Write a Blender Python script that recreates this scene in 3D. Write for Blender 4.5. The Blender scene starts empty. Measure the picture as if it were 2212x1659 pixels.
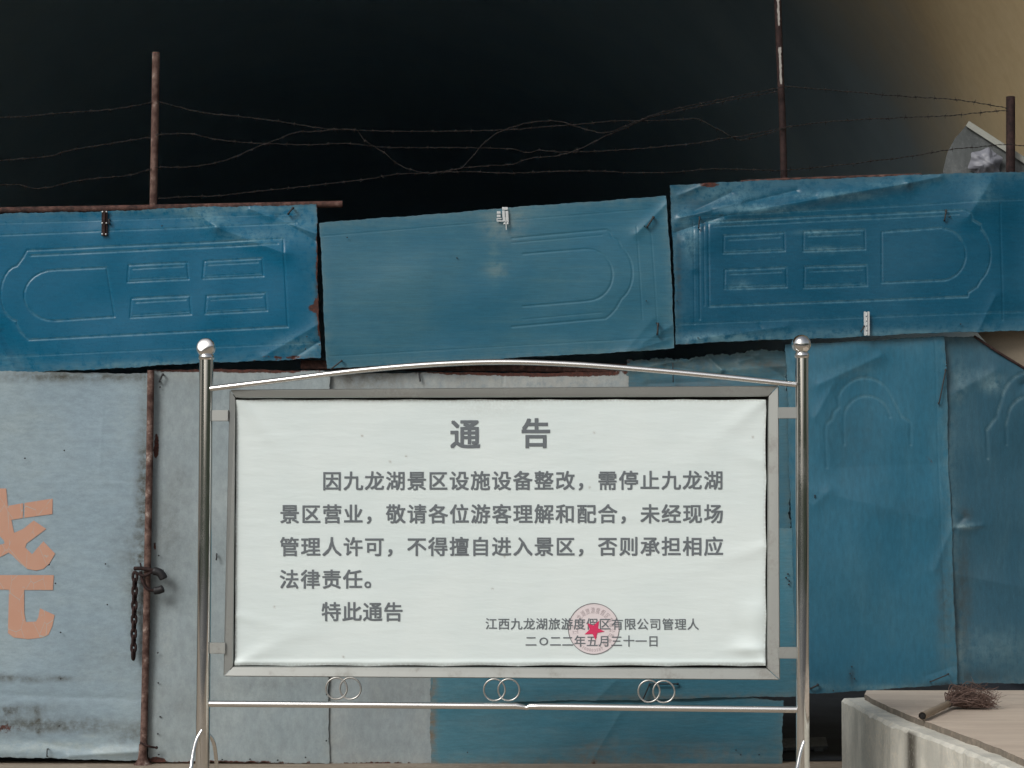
import bpy, math, random
import numpy as np
from mathutils import Vector, Matrix

R = math.radians
random.seed(7)
scn = bpy.context.scene
C = scn.collection

# ------------------------------------------------------------------ camera
CAM_H, PITCH, F = 1.45, R(2.9), 4829.0          # F: focal length in units of a 2212 px wide picture
cam_d = bpy.data.cameras.new("camera")
cam_d.sensor_width = 36.0
cam_d.lens = 36.0 * F / 2212.0
cam_d.clip_end = 2000
cam = bpy.data.objects.new("camera", cam_d)
C.objects.link(cam)
cam.location = (0, 0, CAM_H)
cam.rotation_euler = (R(90) + PITCH, 0, 0)
scn.camera = cam

# ------------------------------------------------------------------ world, sun, exposure
SUN_ELEV, SUN_AZ = R(36), R(219)                # azimuth clockwise from +Y: behind the viewer, to the left
w = bpy.data.worlds.new("World")
scn.world = w
w.use_nodes = True
nt = w.node_tree
nt.nodes.clear()
sky = nt.nodes.new("ShaderNodeTexSky")
sky.sky_type = 'NISHITA'
sky.sun_disc = False
sky.sun_elevation = SUN_ELEV
sky.sun_rotation = SUN_AZ
sky.air_density = 1.0
sky.dust_density = 4.0
sky.ozone_density = 1.0
hsv = nt.nodes.new("ShaderNodeHueSaturation")
hsv.inputs['Saturation'].default_value = 0.42
bg = nt.nodes.new("ShaderNodeBackground")
bg.inputs['Strength'].default_value = 0.125
wo = nt.nodes.new("ShaderNodeOutputWorld")
nt.links.new(sky.outputs[0], hsv.inputs['Color'])
nt.links.new(hsv.outputs[0], bg.inputs[0])
nt.links.new(bg.outputs[0], wo.inputs[0])

sun_d = bpy.data.lights.new("sun", 'SUN')
sun_d.energy = 2.0
sun_d.angle = R(22)
sun_d.color = (1.0, 0.985, 0.95)
sun = bpy.data.objects.new("sun", sun_d)
C.objects.link(sun)
_d = Vector((math.sin(SUN_AZ) * math.cos(SUN_ELEV), math.cos(SUN_AZ) * math.cos(SUN_ELEV), math.sin(SUN_ELEV)))
sun.rotation_euler = _d.to_track_quat('Z', 'Y').to_euler()
sun.location = _d * 40

scn.view_settings.view_transform = 'Standard'
scn.view_settings.look = 'None'
scn.view_settings.exposure = -0.45
scn.view_settings.gamma = 1
scn.cycles.max_bounces = 8
scn.cycles.diffuse_bounces = 5

# ------------------------------------------------------------------ pixel -> point on a real plane
_cp, _sp = math.cos(PITCH), math.sin(PITCH)
def rays(u, v):
    x = (np.asarray(u, float) - 1106.0) / F
    z = (829.5 - np.asarray(v, float)) / F
    return np.stack([x + 0 * z, _cp - _sp * z + 0 * x, _sp + _cp * z + 0 * x], -1)
CAMP = np.array([0, 0, CAM_H])
def on_plane(u, v, p0, n):
    d = rays(u, v)
    t = np.dot(np.asarray(p0, float) - CAMP, n) / (d @ np.asarray(n, float))
    return CAMP + d * t[..., None]
def at_y(u, v, y):
    return on_plane(np.asarray(u, float), np.asarray(v, float), (0, y, 0), (0, 1, 0))
def at_z(u, v, z):
    return on_plane(np.asarray(u, float), np.asarray(v, float), (0, 0, z), (0, 0, 1))
PXM = 12.0 / F                                    # metres per picture unit at the barrier
YAW = R(5.6)
BN = np.array([-math.sin(YAW), -math.cos(YAW), 0.0])   # board normal, towards the viewer
BX = np.array([math.cos(YAW), -math.sin(YAW), 0.0])
def at_b(u, v, n=0.0):
    return on_plane(np.asarray(u, float), np.asarray(v, float), np.array([0.03, 10.0, 0]) + BN * n, BN)

# ------------------------------------------------------------------ small mesh builder
class MB:
    def __init__(s):
        s.v, s.f, s.sm, s.attr = [], [], [], {}
    def add(s, vs, fs, smooth=False):
        b = len(s.v)
        s.v.extend([tuple(map(float, p)) for p in vs])
        s.f.extend([tuple(int(b + i) for i in f) for f in fs])
        s.sm.extend([smooth] * len(fs))
        return b
    def box(s, c, sx, sy, sz, ax=None, bev=0.0):
        c = np.asarray(c, float)
        ax = np.eye(3) if ax is None else np.asarray(ax, float)
        if bev <= 0:
            vs = [c + ax[0] * i * sx / 2 + ax[1] * j * sy / 2 + ax[2] * k * sz / 2 for i in (-1, 1) for j in (-1, 1) for k in (-1, 1)]
            s.add(vs, [(0, 1, 3, 2), (4, 6, 7, 5), (0, 4, 5, 1), (2, 3, 7, 6), (0, 2, 6, 4), (1, 5, 7, 3)])
            return
        import bmesh
        bm = bmesh.new()
        bmesh.ops.create_cube(bm, size=1)
        for q in bm.verts:
            q.co = Vector((q.co.x * sx, q.co.y * sy, q.co.z * sz))
        bmesh.ops.bevel(bm, geom=bm.edges[:], offset=bev, segments=2, affect='EDGES')
        bm.verts.ensure_lookup_table()
        vs = [c + ax[0] * q.co.x + ax[1] * q.co.y + ax[2] * q.co.z for q in bm.verts]
        fs = [[q.index for q in f.verts] for f in bm.faces]
        bm.verts.index_update()
        s.add(vs, fs)
        bm.free()
    def tube(s, pts, r, n=8, cap=True, smooth=True, squash=None):
        pts = np.asarray(pts, float)
        m = len(pts)
        rr = np.full(m, r, float) if np.isscalar(r) else np.asarray(r, float)
        T = np.gradient(pts, axis=0) if m > 2 else np.repeat((pts[1] - pts[0])[None], 2, 0)
        T /= np.linalg.norm(T, axis=1)[:, None] + 1e-12
        up = np.array([0, 0, 1.0]) if abs(T[0, 2]) < 0.9 else np.array([0, 1.0, 0])
        N = np.cross(T[0], up); N /= np.linalg.norm(N)
        a = np.arange(n) / n * 2 * math.pi
        vs = []
        for i in range(m):
            N = N - T[i] * np.dot(N, T[i]); N /= np.linalg.norm(N)
            B = np.cross(T[i], N)
            vs.append(pts[i] + rr[i] * (np.cos(a)[:, None] * N + np.sin(a)[:, None] * B))
        vs = np.concatenate(vs)
        fs = [(i * n + j, i * n + (j + 1) % n, (i + 1) * n + (j + 1) % n, (i + 1) * n + j) for i in range(m - 1) for j in range(n)]
        s.add(vs, fs, smooth)
        if cap:
            s.add(vs[:n], [tuple(range(n))[::-1]])
            s.add(vs[-n:], [tuple(range(n))])
    def lathe(s, c, prof, n=24, ax=(0, 0, 1)):
        c = np.asarray(c, float); ax = np.asarray(ax, float) / np.linalg.norm(ax)
        e = np.array([1.0, 0, 0]) if abs(ax[0]) < .9 else np.array([0, 1.0, 0])
        e1 = np.cross(ax, e); e1 /= np.linalg.norm(e1); e2 = np.cross(ax, e1)
        a = np.arange(n) / n * 2 * math.pi
        vs = np.concatenate([c + ax * h + max(r, 1e-5) * (np.cos(a)[:, None] * e1 + np.sin(a)[:, None] * e2) for r, h in prof])
        fs = [(i * n + j, i * n + (j + 1) % n, (i + 1) * n + (j + 1) % n, (i + 1) * n + j) for i in range(len(prof) - 1) for j in range(n)]
        s.add(vs, fs, True)
    def prism(s, front, back):
        n = len(front)
        s.add(list(front) + list(back), [tuple(range(n)), tuple(range(2 * n - 1, n - 1, -1))] + [(i, i + n, (i + 1) % n + n, (i + 1) % n) for i in range(n)])
    def ball(s, c, r, n=20, sq=(1, 1, 1)):
        k = n // 2
        prof = [(r * math.sin(math.pi * i / k), -r * math.cos(math.pi * i / k)) for i in range(k + 1)]
        b = len(s.v)
        s.lathe(c, prof, n)
        c = np.asarray(c)
        for i in range(b, len(s.v)):
            s.v[i] = tuple(c + (np.asarray(s.v[i]) - c) * np.asarray(sq))
    def mesh(s, name, origin):
        me = bpy.data.meshes.new(name)
        o = np.asarray(origin, float)
        me.from_pydata([tuple(np.asarray(p) - o) for p in s.v], [], s.f)
        me.polygons.foreach_set('use_smooth', s.sm)
        for k, val in s.attr.items():
            a = me.attributes.new(k, 'FLOAT', 'POINT')
            arr = np.zeros(len(s.v), np.float32); arr[:len(val)] = val
            a.data.foreach_set('value', arr)
        me.update()
        return me

ORG = {}
def thing(name, label, cat, loc, group=None):
    o = bpy.data.objects.new(name, None)
    C.objects.link(o)
    o.location = tuple(map(float, loc)); o.empty_display_size = 0.1
    o['label'] = label; o['category'] = cat
    if group: o['group'] = group
    ORG[o.name] = np.asarray(loc, float)
    return o
def part(name, mb, mat, parent, label=None):
    og = ORG[parent.name]
    me = mb.mesh(name, og)
    me.materials.append(mat)
    o = bpy.data.objects.new(name, me)
    C.objects.link(o); o.parent = parent
    ORG[o.name] = og
    if label: o['label'] = label
    return o
def solo(name, mb, mat, label=None, cat=None, group=None, kind=None):
    a = np.asarray(mb.v); org = (a.min(0) + a.max(0)) / 2; org[2] = a[:, 2].min()
    me = mb.mesh(name, org)
    me.materials.append(mat)
    o = bpy.data.objects.new(name, me)
    C.objects.link(o); o.location = tuple(org)
    ORG[o.name] = org
    if label: o['label'] = label
    if cat: o['category'] = cat
    if group: o['group'] = group
    if kind: o['kind'] = kind
    return o

# ------------------------------------------------------------------ materials
def lin(r, g, b):
    f = lambda c: ((c / 255 + .055) / 1.055) ** 2.4 if c > 10 else c / 255 / 12.92
    return (f(r), f(g), f(b), 1)
class NT:
    def __init__(s, name):
        s.m = bpy.data.materials.new(name); s.m.use_nodes = True
        s.t = s.m.node_tree; s.b = s.t.nodes['Principled BSDF']
        s.co = s.t.nodes.new('ShaderNodeTexCoord').outputs['Object']
    def n(s, typ, **k):
        q = s.t.nodes.new(typ)
        for a, b in k.items(): setattr(q, a, b)
        return q
    def l(s, a, b): s.t.links.new(a, b)
    def noise(s, scale, detail=5, rough=.55, stretch=None, dist=0.0, off=(0, 0, 0)):
        q = s.n('ShaderNodeTexNoise'); q.inputs['Scale'].default_value = scale
        q.inputs['Detail'].default_value = detail; q.inputs['Roughness'].default_value = rough; q.inputs['Distortion'].default_value = dist
        mp = s.n('ShaderNodeMapping'); mp.inputs['Scale'].default_value = stretch or (1, 1, 1); mp.inputs['Location'].default_value = off
        s.l(s.co, mp.inputs[0]); s.l(mp.outputs[0], q.inputs['Vector'])
        return q.outputs['Fac']
    def ramp(s, x, a, b, lo=0.0, hi=1.0):
        q = s.n('ShaderNodeMapRange', interpolation_type='SMOOTHSTEP')
        q.inputs[1].default_value = a; q.inputs[2].default_value = b; q.inputs[3].default_value = lo; q.inputs[4].default_value = hi
        s.l(x, q.inputs[0]); return q.outputs[0]
    def math(s, op, a, b=None):
        q = s.n('ShaderNodeMath', operation=op)
        for i, x in enumerate((a, b)):
            if x is None: continue
            if isinstance(x, (int, float)): q.inputs[i].default_value = x
            else: s.l(x, q.inputs[i])
        return q.outputs[0]
    def attr(s, name):
        return s.n('ShaderNodeAttribute', attribute_name=name).outputs['Fac']
    def mix(s, fac, a, b):
        q = s.n('ShaderNodeMix', data_type='RGBA')
        for x, i in ((fac, 0), (a, 6), (b, 7)):
            if isinstance(x, (int, float)): q.inputs[i].default_value = x
            elif isinstance(x, tuple): q.inputs[i].default_value = x
            else: s.l(x, q.inputs[i])
        return q.outputs[2]
    def set(s, key, x):
        if isinstance(x, (int, float, tuple)): s.b.inputs[key].default_value = x
        else: s.l(x, s.b.inputs[key])
    def bump(s, h, strength=.3, dist=.002):
        q = s.n('ShaderNodeBump'); q.inputs['Strength'].default_value = strength; q.inputs['Distance'].default_value = dist
        s.l(h, q.inputs['Height']); s.l(q.outputs[0], s.b.inputs['Normal'])

RUST = lin(92, 52, 42)
def paint(name, base, fade_sheen, grime_shade=lin(45, 48, 46), rough=.38, streak=(1, 1, 14), fade_amt=.45, seed=0.0, spec=.4):
    k = NT(name)
    n1 = k.noise(1.6, 6, .6, off=(seed, seed, 0))
    n2 = k.noise(3.0, 7, .65, stretch=streak, off=(0, seed, seed))
    n3 = k.noise(22, 8, .7, off=(seed, 0, 0))
    n4 = k.noise(70, 6, .7)
    f = k.math('MULTIPLY', k.ramp(n1, .38, .72), fade_amt)
    f = k.math('ADD', f, k.math('MULTIPLY', k.ramp(n2, .45, .75), fade_amt * .6))
    fa = k.math('MULTIPLY', k.attr('fade_sheen'), k.ramp(n3, .3, .62))
    f = k.math('MINIMUM', k.math('ADD', f, fa), 1.0)
    c = k.mix(f, base, fade_sheen)
    g = k.math('MULTIPLY', k.attr('grime_shade'), k.ramp(k.math('ADD', k.math('MULTIPLY', n3, .6), k.math('MULTIPLY', n2, .4)), .3, .68))
    n5 = k.noise(14, 9, .75, stretch=tuple(1 + (q - 1) * .7 for q in streak), off=(seed, 1, 2))
    n6 = k.noise(260, 3, .6)
    specks = k.math('MULTIPLY', k.ramp(n4, .68, .74), .35)
    g = k.math('MINIMUM', k.math('ADD', g, k.math('MULTIPLY', specks, k.ramp(n1, .4, .6))), 1.0)
    c = k.mix(g, c, grime_shade)
    r = k.ramp(k.math('ADD', k.attr('rust'), k.math('MULTIPLY', k.math('SUBTRACT', n3, .5), 1.5)), .42, .6)
    rc = k.mix(k.ramp(n4, .35, .65), RUST, lin(58, 40, 36))
    c = k.mix(r, c, rc)
    mot = k.math('ADD', k.ramp(n5, .25, .75, .84, 1.14), k.ramp(n6, .3, .7, -.06, .06))
    mm = k.n('ShaderNodeMix', data_type='RGBA', blend_type='MULTIPLY'); mm.inputs[0].default_value = 1
    k.l(c, mm.inputs[6]); k.l(mot, mm.inputs[7]); c = mm.outputs[2]
    scr = k.math('MULTIPLY', k.ramp(k.noise(9, 3, .5, stretch=(2.5, 1, 40) if streak[2] > 1 else (40, 1, 2.5), dist=.4, off=(seed, 3, 1)), .70, .735), .35)
    c = k.mix(scr, c, fade_sheen)
    k.set('Base Color', c)
    ro = k.math('ADD', k.math('MULTIPLY', n3, .16), rough - .08)
    ro = k.math('ADD', ro, k.math('MULTIPLY', k.math('MAXIMUM', g, r), .3))
    k.set('Roughness', ro)
    k.set('Specular IOR Level', spec)
    k.bump(k.math('ADD', n3, k.math('ADD', k.math('MULTIPLY', n4, .5), k.math('MULTIPLY', n5, .8))), .14, .002)
    return k.m
def rusty(name, base=lin(98, 70, 62), dark=lin(52, 40, 38), pale=lin(150, 135, 128), amt=.5, scale=30):
    k = NT(name)
    n1 = k.noise(scale, 8, .7); n2 = k.noise(6, 5, .6)
    c = k.mix(k.ramp(n1, .35, .65), dark, base)
    c = k.mix(k.math('MULTIPLY', k.ramp(n1, .55, .7), k.ramp(n2, .4, .6, 0, amt)), c, pale)
    k.set('Base Color', c); k.set('Roughness', .8); k.set('Specular IOR Level', .2)
    k.bump(n1, .5, .003)
    return k.m
def steel(name, base=(.78, .78, .75, 1), rough=.14, brush=(1, 1, 30), dull=.15, dirt=.25):
    k = NT(name)
    n1 = k.noise(40, 4, .6, stretch=(1 / brush[0], 1 / brush[1], 1 / brush[2])); n2 = k.noise(5, 6, .65); n3 = k.noise(60, 6, .7)
    d = k.math('MULTIPLY', k.ramp(k.math('ADD', k.math('MULTIPLY', n2, .7), k.math('MULTIPLY', n3, .3)), .5, .66), dirt)
    k.set('Base Color', k.mix(d, base, lin(120, 112, 100)))
    k.set('Metallic', k.math('SUBTRACT', 1.0, k.math('MULTIPLY', d, .6)))
    k.set('Roughness', k.math('ADD', k.math('ADD', k.math('MULTIPLY', n2, dull), k.math('MULTIPLY', d, .3)), rough))
    k.bump(n1, .06, .002)
    return k.m
def plain(name, col, rough=.6, metal=0.0, bump=0.0, scale=60, var=.15, spec=.4):
    k = NT(name)
    n = k.noise(scale, 6, .65)
    dark = tuple(c * (1 - var) for c in col[:3]) + (1,)
    k.set('Base Color', k.mix(n, dark, tuple(min(1, c * (1 + var)) for c in col[:3]) + (1,)))
    k.set('Roughness', rough); k.set('Metallic', metal); k.set('Specular IOR Level', spec)
    if bump: k.bump(n, bump, .004)
    return k.m

def concrete(name, base, light, dark, bump=.5, sc=4.0, spec=.3, stretch=(1, 1, .35)):
    k = NT(name)
    n1 = k.noise(sc, 8, .65, stretch=stretch); n2 = k.noise(sc * 9, 8, .7); n3 = k.noise(1.1, 4, .6)
    c = k.mix(k.ramp(n1, .35, .68), dark, base)
    c = k.mix(k.math('MULTIPLY', k.ramp(n2, .48, .7), k.ramp(n3, .35, .65)), c, light)
    c = k.mix(k.math('MULTIPLY', k.attr('grime_shade'), k.ramp(n2, .05, .55)), c, lin(84, 80, 72))
    k.set('Base Color', c); k.set('Roughness', .88); k.set('Specular IOR Level', spec)
    k.bump(k.math('ADD', n2, n1), bump, .006)
    return k.m

M = dict(
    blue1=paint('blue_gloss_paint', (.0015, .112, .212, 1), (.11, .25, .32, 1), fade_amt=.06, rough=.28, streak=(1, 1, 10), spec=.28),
    blue2=paint('faded_teal_paint', (.018, .125, .20, 1), (.06, .17, .215, 1), grime_shade=lin(118, 132, 132), fade_amt=.55, rough=.42, streak=(.6, 1, 16), seed=3.1),
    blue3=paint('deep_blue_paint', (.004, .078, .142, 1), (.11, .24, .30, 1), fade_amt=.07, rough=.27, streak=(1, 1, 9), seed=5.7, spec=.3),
    blue4=paint('worn_blue_paint', (.02, .125, .20, 1), (.10, .22, .27, 1), fade_amt=.16, rough=.42, streak=(5, 1, 1), seed=9.2),
    blue5=paint('dull_teal_paint', (.04, .14, .20, 1), (.09, .18, .205, 1), grime_shade=lin(92, 82, 70), fade_amt=.45, rough=.48, streak=(1, 1, 9), seed=12.4),
    blue6=paint('shaded_side_blue_paint', (.020, .082, .125, 1), (.15, .25, .28, 1), fade_amt=.12, rough=.42, streak=(5, 1, 1), seed=29.2),  # copy of the worn blue, shade put into its darker base
    blue7=paint('lower_teal_paint', (.045, .185, .26, 1), (.11, .23, .275, 1), grime_shade=lin(118, 108, 94), fade_amt=.45, rough=.48, streak=(1, 1, 9), seed=42.4),
    grey1=paint('pale_blue_grey_paint', (.26, .35, .41, 1), (.34, .42, .44, 1), grime_shade=lin(74, 74, 66), fade_amt=.5, rough=.45, streak=(1, 1, 3), seed=15.0),
    grey2=paint('grey_paint', (.27, .33, .355, 1), (.36, .41, .41, 1), grime_shade=lin(88, 92, 92), fade_amt=.5, rough=.5, streak=(2, 1, 1), seed=18.3),
    cream=paint('cream_grey_paint', (.27, .32, .34, 1), (.38, .40, .385, 1), grime_shade=lin(90, 88, 80), fade_amt=.5, rough=.55, streak=(2, 1, 1), seed=21.3),
    rust=rusty('rusty_steel'), rustpale=rusty('rusty_pipe_with_paint_remains', lin(120, 98, 90), lin(70, 50, 45), lin(176, 166, 158), 1.0, 22),
    rustdark=rusty('dark_rusty_steel', lin(62, 46, 44), lin(36, 28, 28), lin(90, 82, 80), .3),
    wire=rusty('rusty_wire', lin(52, 48, 47), lin(34, 31, 30), lin(72, 68, 66), .3, 60),
    steel=steel('polished_stainless', (.88, .88, .86, 1), rough=.05, dull=.10, dirt=.14), steelb=steel('brushed_stainless', (.40, .415, .40, 1), .42, (1, 1, 1), .2, .3),
    bright=steel('bright_stainless', (.93, .93, .91, 1), .20, (30, 1, 1), .08, .06),
    dull=steel('dull_stainless', (.52, .52, .5, 1), .3, (1, 1, 1), .1, .4),
    zinc=plain('zinc_plate', (.72, .74, .74, 1), .35, .6, .1, 90),
    black=plain('black_rubber', (.016, .016, .018, 1), .55, 0, .3),
    darkwire=plain('dark_wire', (.03, .032, .035, 1), .6),
    letter=plain('grey_ink', lin(106, 113, 118), .55, 0, 0, 80, .12),
    sealgrey=plain('faint_seal_ink', lin(172, 160, 163), .6), ring=plain('seal_ring_ink', lin(112, 108, 112), .6),
    sealpink=plain('seal_tint', lin(226, 216, 218), .6, 0, 0, 30, .02),
    star=plain('red_star_ink', lin(214, 52, 98), .5),
    chip=plain('old_white_paint', lin(160, 156, 150), .8, 0, .3, 60, .3),
    twig=plain('dry_twig', lin(112, 92, 84), .85, 0, 0, 40, .4), bamboo=plain('bamboo', lin(158, 142, 122), .55, 0, .2, 25, .25),
    hole=plain('dark_hollow', (.012, .011, .010, 1), .9),
)
# banner vinyl
_k = NT('white_vinyl')
_n = _k.noise(2.2, 5, .6); _n2 = _k.noise(90, 5, .6)
_c = _k.mix(_k.ramp(_n, .3, .7), (.70, .79, .785, 1), (.745, .825, .815, 1))
_c = _k.mix(_k.math('MULTIPLY', _k.attr('grime_shade'), _k.ramp(_n2, .3, .6)), _c, lin(150, 145, 135))
_k.set('Base Color', _c); _k.set('Roughness', .42); _k.set('Specular IOR Level', .35)
_k.bump(_k.noise(9, 4, .5, stretch=(.5, 1, 2.2)), .30, .01)
M['vinyl'] = _k.m
# cracked orange vinyl characters
_k = NT('cracked_orange_vinyl')
_v = _k.n('ShaderNodeTexVoronoi', feature='DISTANCE_TO_EDGE'); _v.inputs['Scale'].default_value = 9
_mp = _k.n('ShaderNodeMapping'); _mp.inputs['Scale'].default_value = (1.6, 1, .7)
_k.l(_k.co, _mp.inputs[0]); _k.l(_mp.outputs[0], _v.inputs['Vector'])
_cr = _k.math('MULTIPLY', _k.ramp(_v.outputs['Distance'], .004, .012, 1, 0), _k.ramp(_k.noise(7, 2), .38, .5))
_wr = _k.math('MULTIPLY', _k.ramp(_k.noise(34, 7, .75), .60, .68), .75)
_cr = _k.math('MAXIMUM', _cr, _wr)
_k.set('Base Color', _k.mix(_cr, _k.mix(_k.noise(5, 5), (.50, .25, .165, 1), (.56, .34, .25, 1)), lin(168, 172, 168)))
_k.set('Roughness', .6)
M['orange'] = _k.m
M['kerb'] = concrete('stained_concrete', lin(222, 219, 208), lin(236, 227, 208), lin(192, 191, 182), .7, 5.0, .3, (1, 1, .75))
M['slab'] = concrete('pinkish_concrete_slab', lin(208, 193, 176), lin(218, 203, 186), lin(194, 178, 162), .25, 2.0, .3, (1, 5, 1))
M['ground'] = concrete('dusty_ground', lin(160, 148, 132), lin(178, 166, 150), lin(140, 128, 114), .5, 3.0, .2, (1, 1, 1))
M['added_road_asphalt'] = concrete('added_road_asphalt', (.075, .077, .08, 1), (.11, .112, .115, 1), (.05, .051, .054, 1), .5, 6.0, .3, (1, 1, 1))
M['portal'] = concrete('portal_concrete', lin(120, 118, 110), lin(150, 146, 134), lin(84, 84, 78))
M['floor_shade'] = concrete('dark_floor_shade', (.024, .030, .038, 1), (.032, .039, .048, 1), (.016, .020, .026, 1), .5, 3.0, .2, (1, 1, 1))  # near-black base stands for the shade inside the gap
_k = NT('tunnel_lining_plaster_with_painted_falloff')          # ochre plaster at the mouth; light falloff further in is put into the colour
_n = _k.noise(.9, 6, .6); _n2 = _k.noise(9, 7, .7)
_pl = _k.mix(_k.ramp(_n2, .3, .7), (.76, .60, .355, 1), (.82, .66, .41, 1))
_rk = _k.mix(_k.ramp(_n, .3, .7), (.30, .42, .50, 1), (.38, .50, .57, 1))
_rk = _k.mix(_k.attr('deep_haze'), _rk, _k.mix(_k.ramp(_n, .3, .7), (.66, .86, .97, 1), (.72, .90, .98, 1)))
_k.set('Base Color', _k.mix(_k.ramp(_k.math('ADD', _k.attr('falloff'), _k.math('MULTIPLY', _k.math('SUBTRACT', _n, .5), .5)), 0, 1), _pl, _rk))
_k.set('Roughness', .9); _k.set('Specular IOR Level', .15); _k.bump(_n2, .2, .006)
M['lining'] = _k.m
M['board'] = concrete('grey_board', lin(112, 116, 116), lin(140, 141, 144), lin(84, 88, 88), .4, 6.0)
M['pale'] = plain('pale_painted_wood', lin(160, 162, 154), .6, 0, .2)
M['tanboard'] = plain('pale_plywood', lin(134, 124, 108), .7, 0, .2)
M['plastic'] = plain('grey_plastic_bag', lin(128, 130, 138), .4, 0, .3, 30)
_k = NT('wooded_hillside')
_n = _k.noise(.5, 8, .7); _n2 = _k.noise(3, 6, .7)
_k.set('Base Color', _k.mix(_k.ramp(_n, .3, .7), (.018, .032, .012, 1), _k.mix(_n2, (.03, .05, .018, 1), (.06, .085, .03, 1))))
_k.set('Roughness', .9); _k.bump(_n2, 1, .5)
M['hill'] = _k.m

# ------------------------------------------------------------------ setting: ground, hills, tunnel, portal
mb = MB()
n = 60
xs = np.concatenate([np.linspace(-300, -12, 12), np.linspace(-10, 10, 41), np.linspace(12, 300, 12)])
ys = np.concatenate([np.linspace(-300, -5, 12), np.linspace(0, 16, 65), np.linspace(18, 80, 8)])
gx, gy = np.meshgrid(xs, ys)
GZ = float(at_y(500, 1651, 11.98)[2])
gz = 0.006 * np.sin(gx * 2.1 + gy) + 0.005 * np.sin(gy * 3.7 - gx * 1.3) + 0.004 * np.sin(gx * 7 + gy * 5)
gz *= (np.abs(gx) < 11) * (gy < 11.2)
gz += GZ
nx = len(xs)
mb.add(np.stack([gx, gy, gz], -1).reshape(-1, 3), [(j * nx + i, j * nx + i + 1, (j + 1) * nx + i + 1, (j + 1) * nx + i) for j in range(len(ys) - 1) for i in range(nx - 1)], True)
solo('ground', mb, M['ground'], kind='structure')

mb = MB()
mb.add([(-250, -250, GZ + .02), (250, -250, GZ + .02), (250, 4.5, GZ + .02), (-250, 4.5, GZ + .02)], [(0, 1, 2, 3)])
solo('added_road', mb, M['added_road_asphalt'], kind='structure')  # unseen dark sheet added behind the viewer to darken the steel's reflections
mb = MB()
angs = np.linspace(R(10), R(-190), 90)              # a valley: hillsides left and right behind the viewer, open down the road
rad = np.linspace(16, 120, 24)
A, RR = np.meshgrid(angs, rad, indexing='ij')
gap = np.clip(np.abs(np.degrees(A) + 92) / 48.0, 0, 1) ** 2.2
H = np.clip((RR - 16) / 50, 0, 1) ** .8 * 12 * (.16 + .84 * gap)
H += (np.sin(A * 23) + np.sin(A * 41 + RR * .2) + np.sin(RR * .5 + A * 11)) * .7 * np.clip((RR - 18) / 20, 0, 1)
P = np.stack([RR * np.cos(A), RR * np.sin(A), H - .05], -1)
na, nr = A.shape
mb.add(P.reshape(-1, 3), [(i * nr + j, (i + 1) * nr + j, (i + 1) * nr + j + 1, i * nr + j + 1) for i in range(na - 1) for j in range(nr - 1)], True)
solo('hills', mb, M['hill'], kind='structure')

TCX, TCZ, TR = -2.0, 1.6, 5.8
tun = thing('tunnel', 'dark arched tunnel behind the barrier, ochre plaster catching daylight at upper right', 'tunnel', (TCX, 13, 0))
def vault(y0, y1, k):
    m = MB()
    a = np.linspace(R(-14), R(194), 73)
    yy = np.linspace(y0, y1, k)
    Yg, Ag = np.meshgrid(yy, a, indexing='ij')
    rr = TR + .02 * np.sin(Ag * 9 + Yg * 1.3) + .015 * np.sin(Yg * 3.1 + Ag * 17)
    Q = np.stack([TCX + rr * np.cos(Ag), Yg, TCZ + rr * np.sin(Ag)], -1)
    q = len(a)
    m.add(Q.reshape(-1, 3), [(i * q + j, i * q + j + 1, (i + 1) * q + j + 1, (i + 1) * q + j) for i in range(k - 1) for j in range(q - 1)], True)
    return m, Q
m1, Q1 = vault(12.55, 50.0, 80)
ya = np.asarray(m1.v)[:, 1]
m1.attr['falloff'] = np.clip((ya - 14.4) / 4.6, 0, 1)
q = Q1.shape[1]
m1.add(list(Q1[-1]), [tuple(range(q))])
m1.attr['falloff'] = np.concatenate([m1.attr['falloff'], np.ones(q)])
m1.attr['deep_haze'] = np.concatenate([np.clip((ya - 18.0) / 5.0, 0, 1), np.ones(q)])   # haze of the deep bore put into a paler colour
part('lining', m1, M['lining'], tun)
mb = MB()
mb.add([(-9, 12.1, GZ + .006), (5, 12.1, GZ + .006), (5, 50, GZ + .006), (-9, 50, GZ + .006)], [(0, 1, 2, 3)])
solo('tunnel_floor', mb, M['floor_shade'], kind='structure')

# portal wall: an arch of radius 5.8 cut in a thick wall, its left part closed by an added unseen wall that blocks light
def portal_outline():
    a = np.linspace(R(-16.5), R(196.5), 90)
    arc_ = [(TCX + 5.80 * math.cos(t), TCZ + 5.80 * math.sin(t)) for t in a]
    return arc_
mb = MB()
ao = portal_outline()
k = len(ao)
outer = []
for (x, z) in ao:                                # each arch point paired with a point on the outer rectangle
    t = math.atan2(z - TCZ, x - TCX)
    f = min(16 / max(abs(math.cos(t)), 1e-6), (11 - TCZ) / max(math.sin(t), 1e-6) if math.sin(t) > 0 else 1e9)
    outer.append((TCX + f * math.cos(t), max(TCZ + f * math.sin(t), -.2) if math.sin(t) > 0 else z))
va = [(x, 12.16, z) for x, z in ao] + [(x, 12.16, z) for x, z in outer] + [(x, 12.56, z) for x, z in ao] + [(x, 12.56, z) for x, z in outer]
fa = []
for i in range(k - 1):
    fa += [(i, k + i, k + i + 1, i + 1), (2 * k + i, 2 * k + i + 1, 3 * k + i + 1, 3 * k + i), (i, i + 1, 2 * k + i + 1, 2 * k + i), (k + i, 3 * k + i, 3 * k + i + 1, k + i + 1)]
mb.add(va, fa)
mb.box((-5.9, 12.36, 2.2), 5.2, .33, 4.6)
mb.box((-17, 12.36, 5.4), 1.9, .4, 11.2)
solo('portal_wall', mb, M['portal'], 'grey concrete portal wall arching over the tunnel mouth behind the doors', 'wall')

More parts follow.
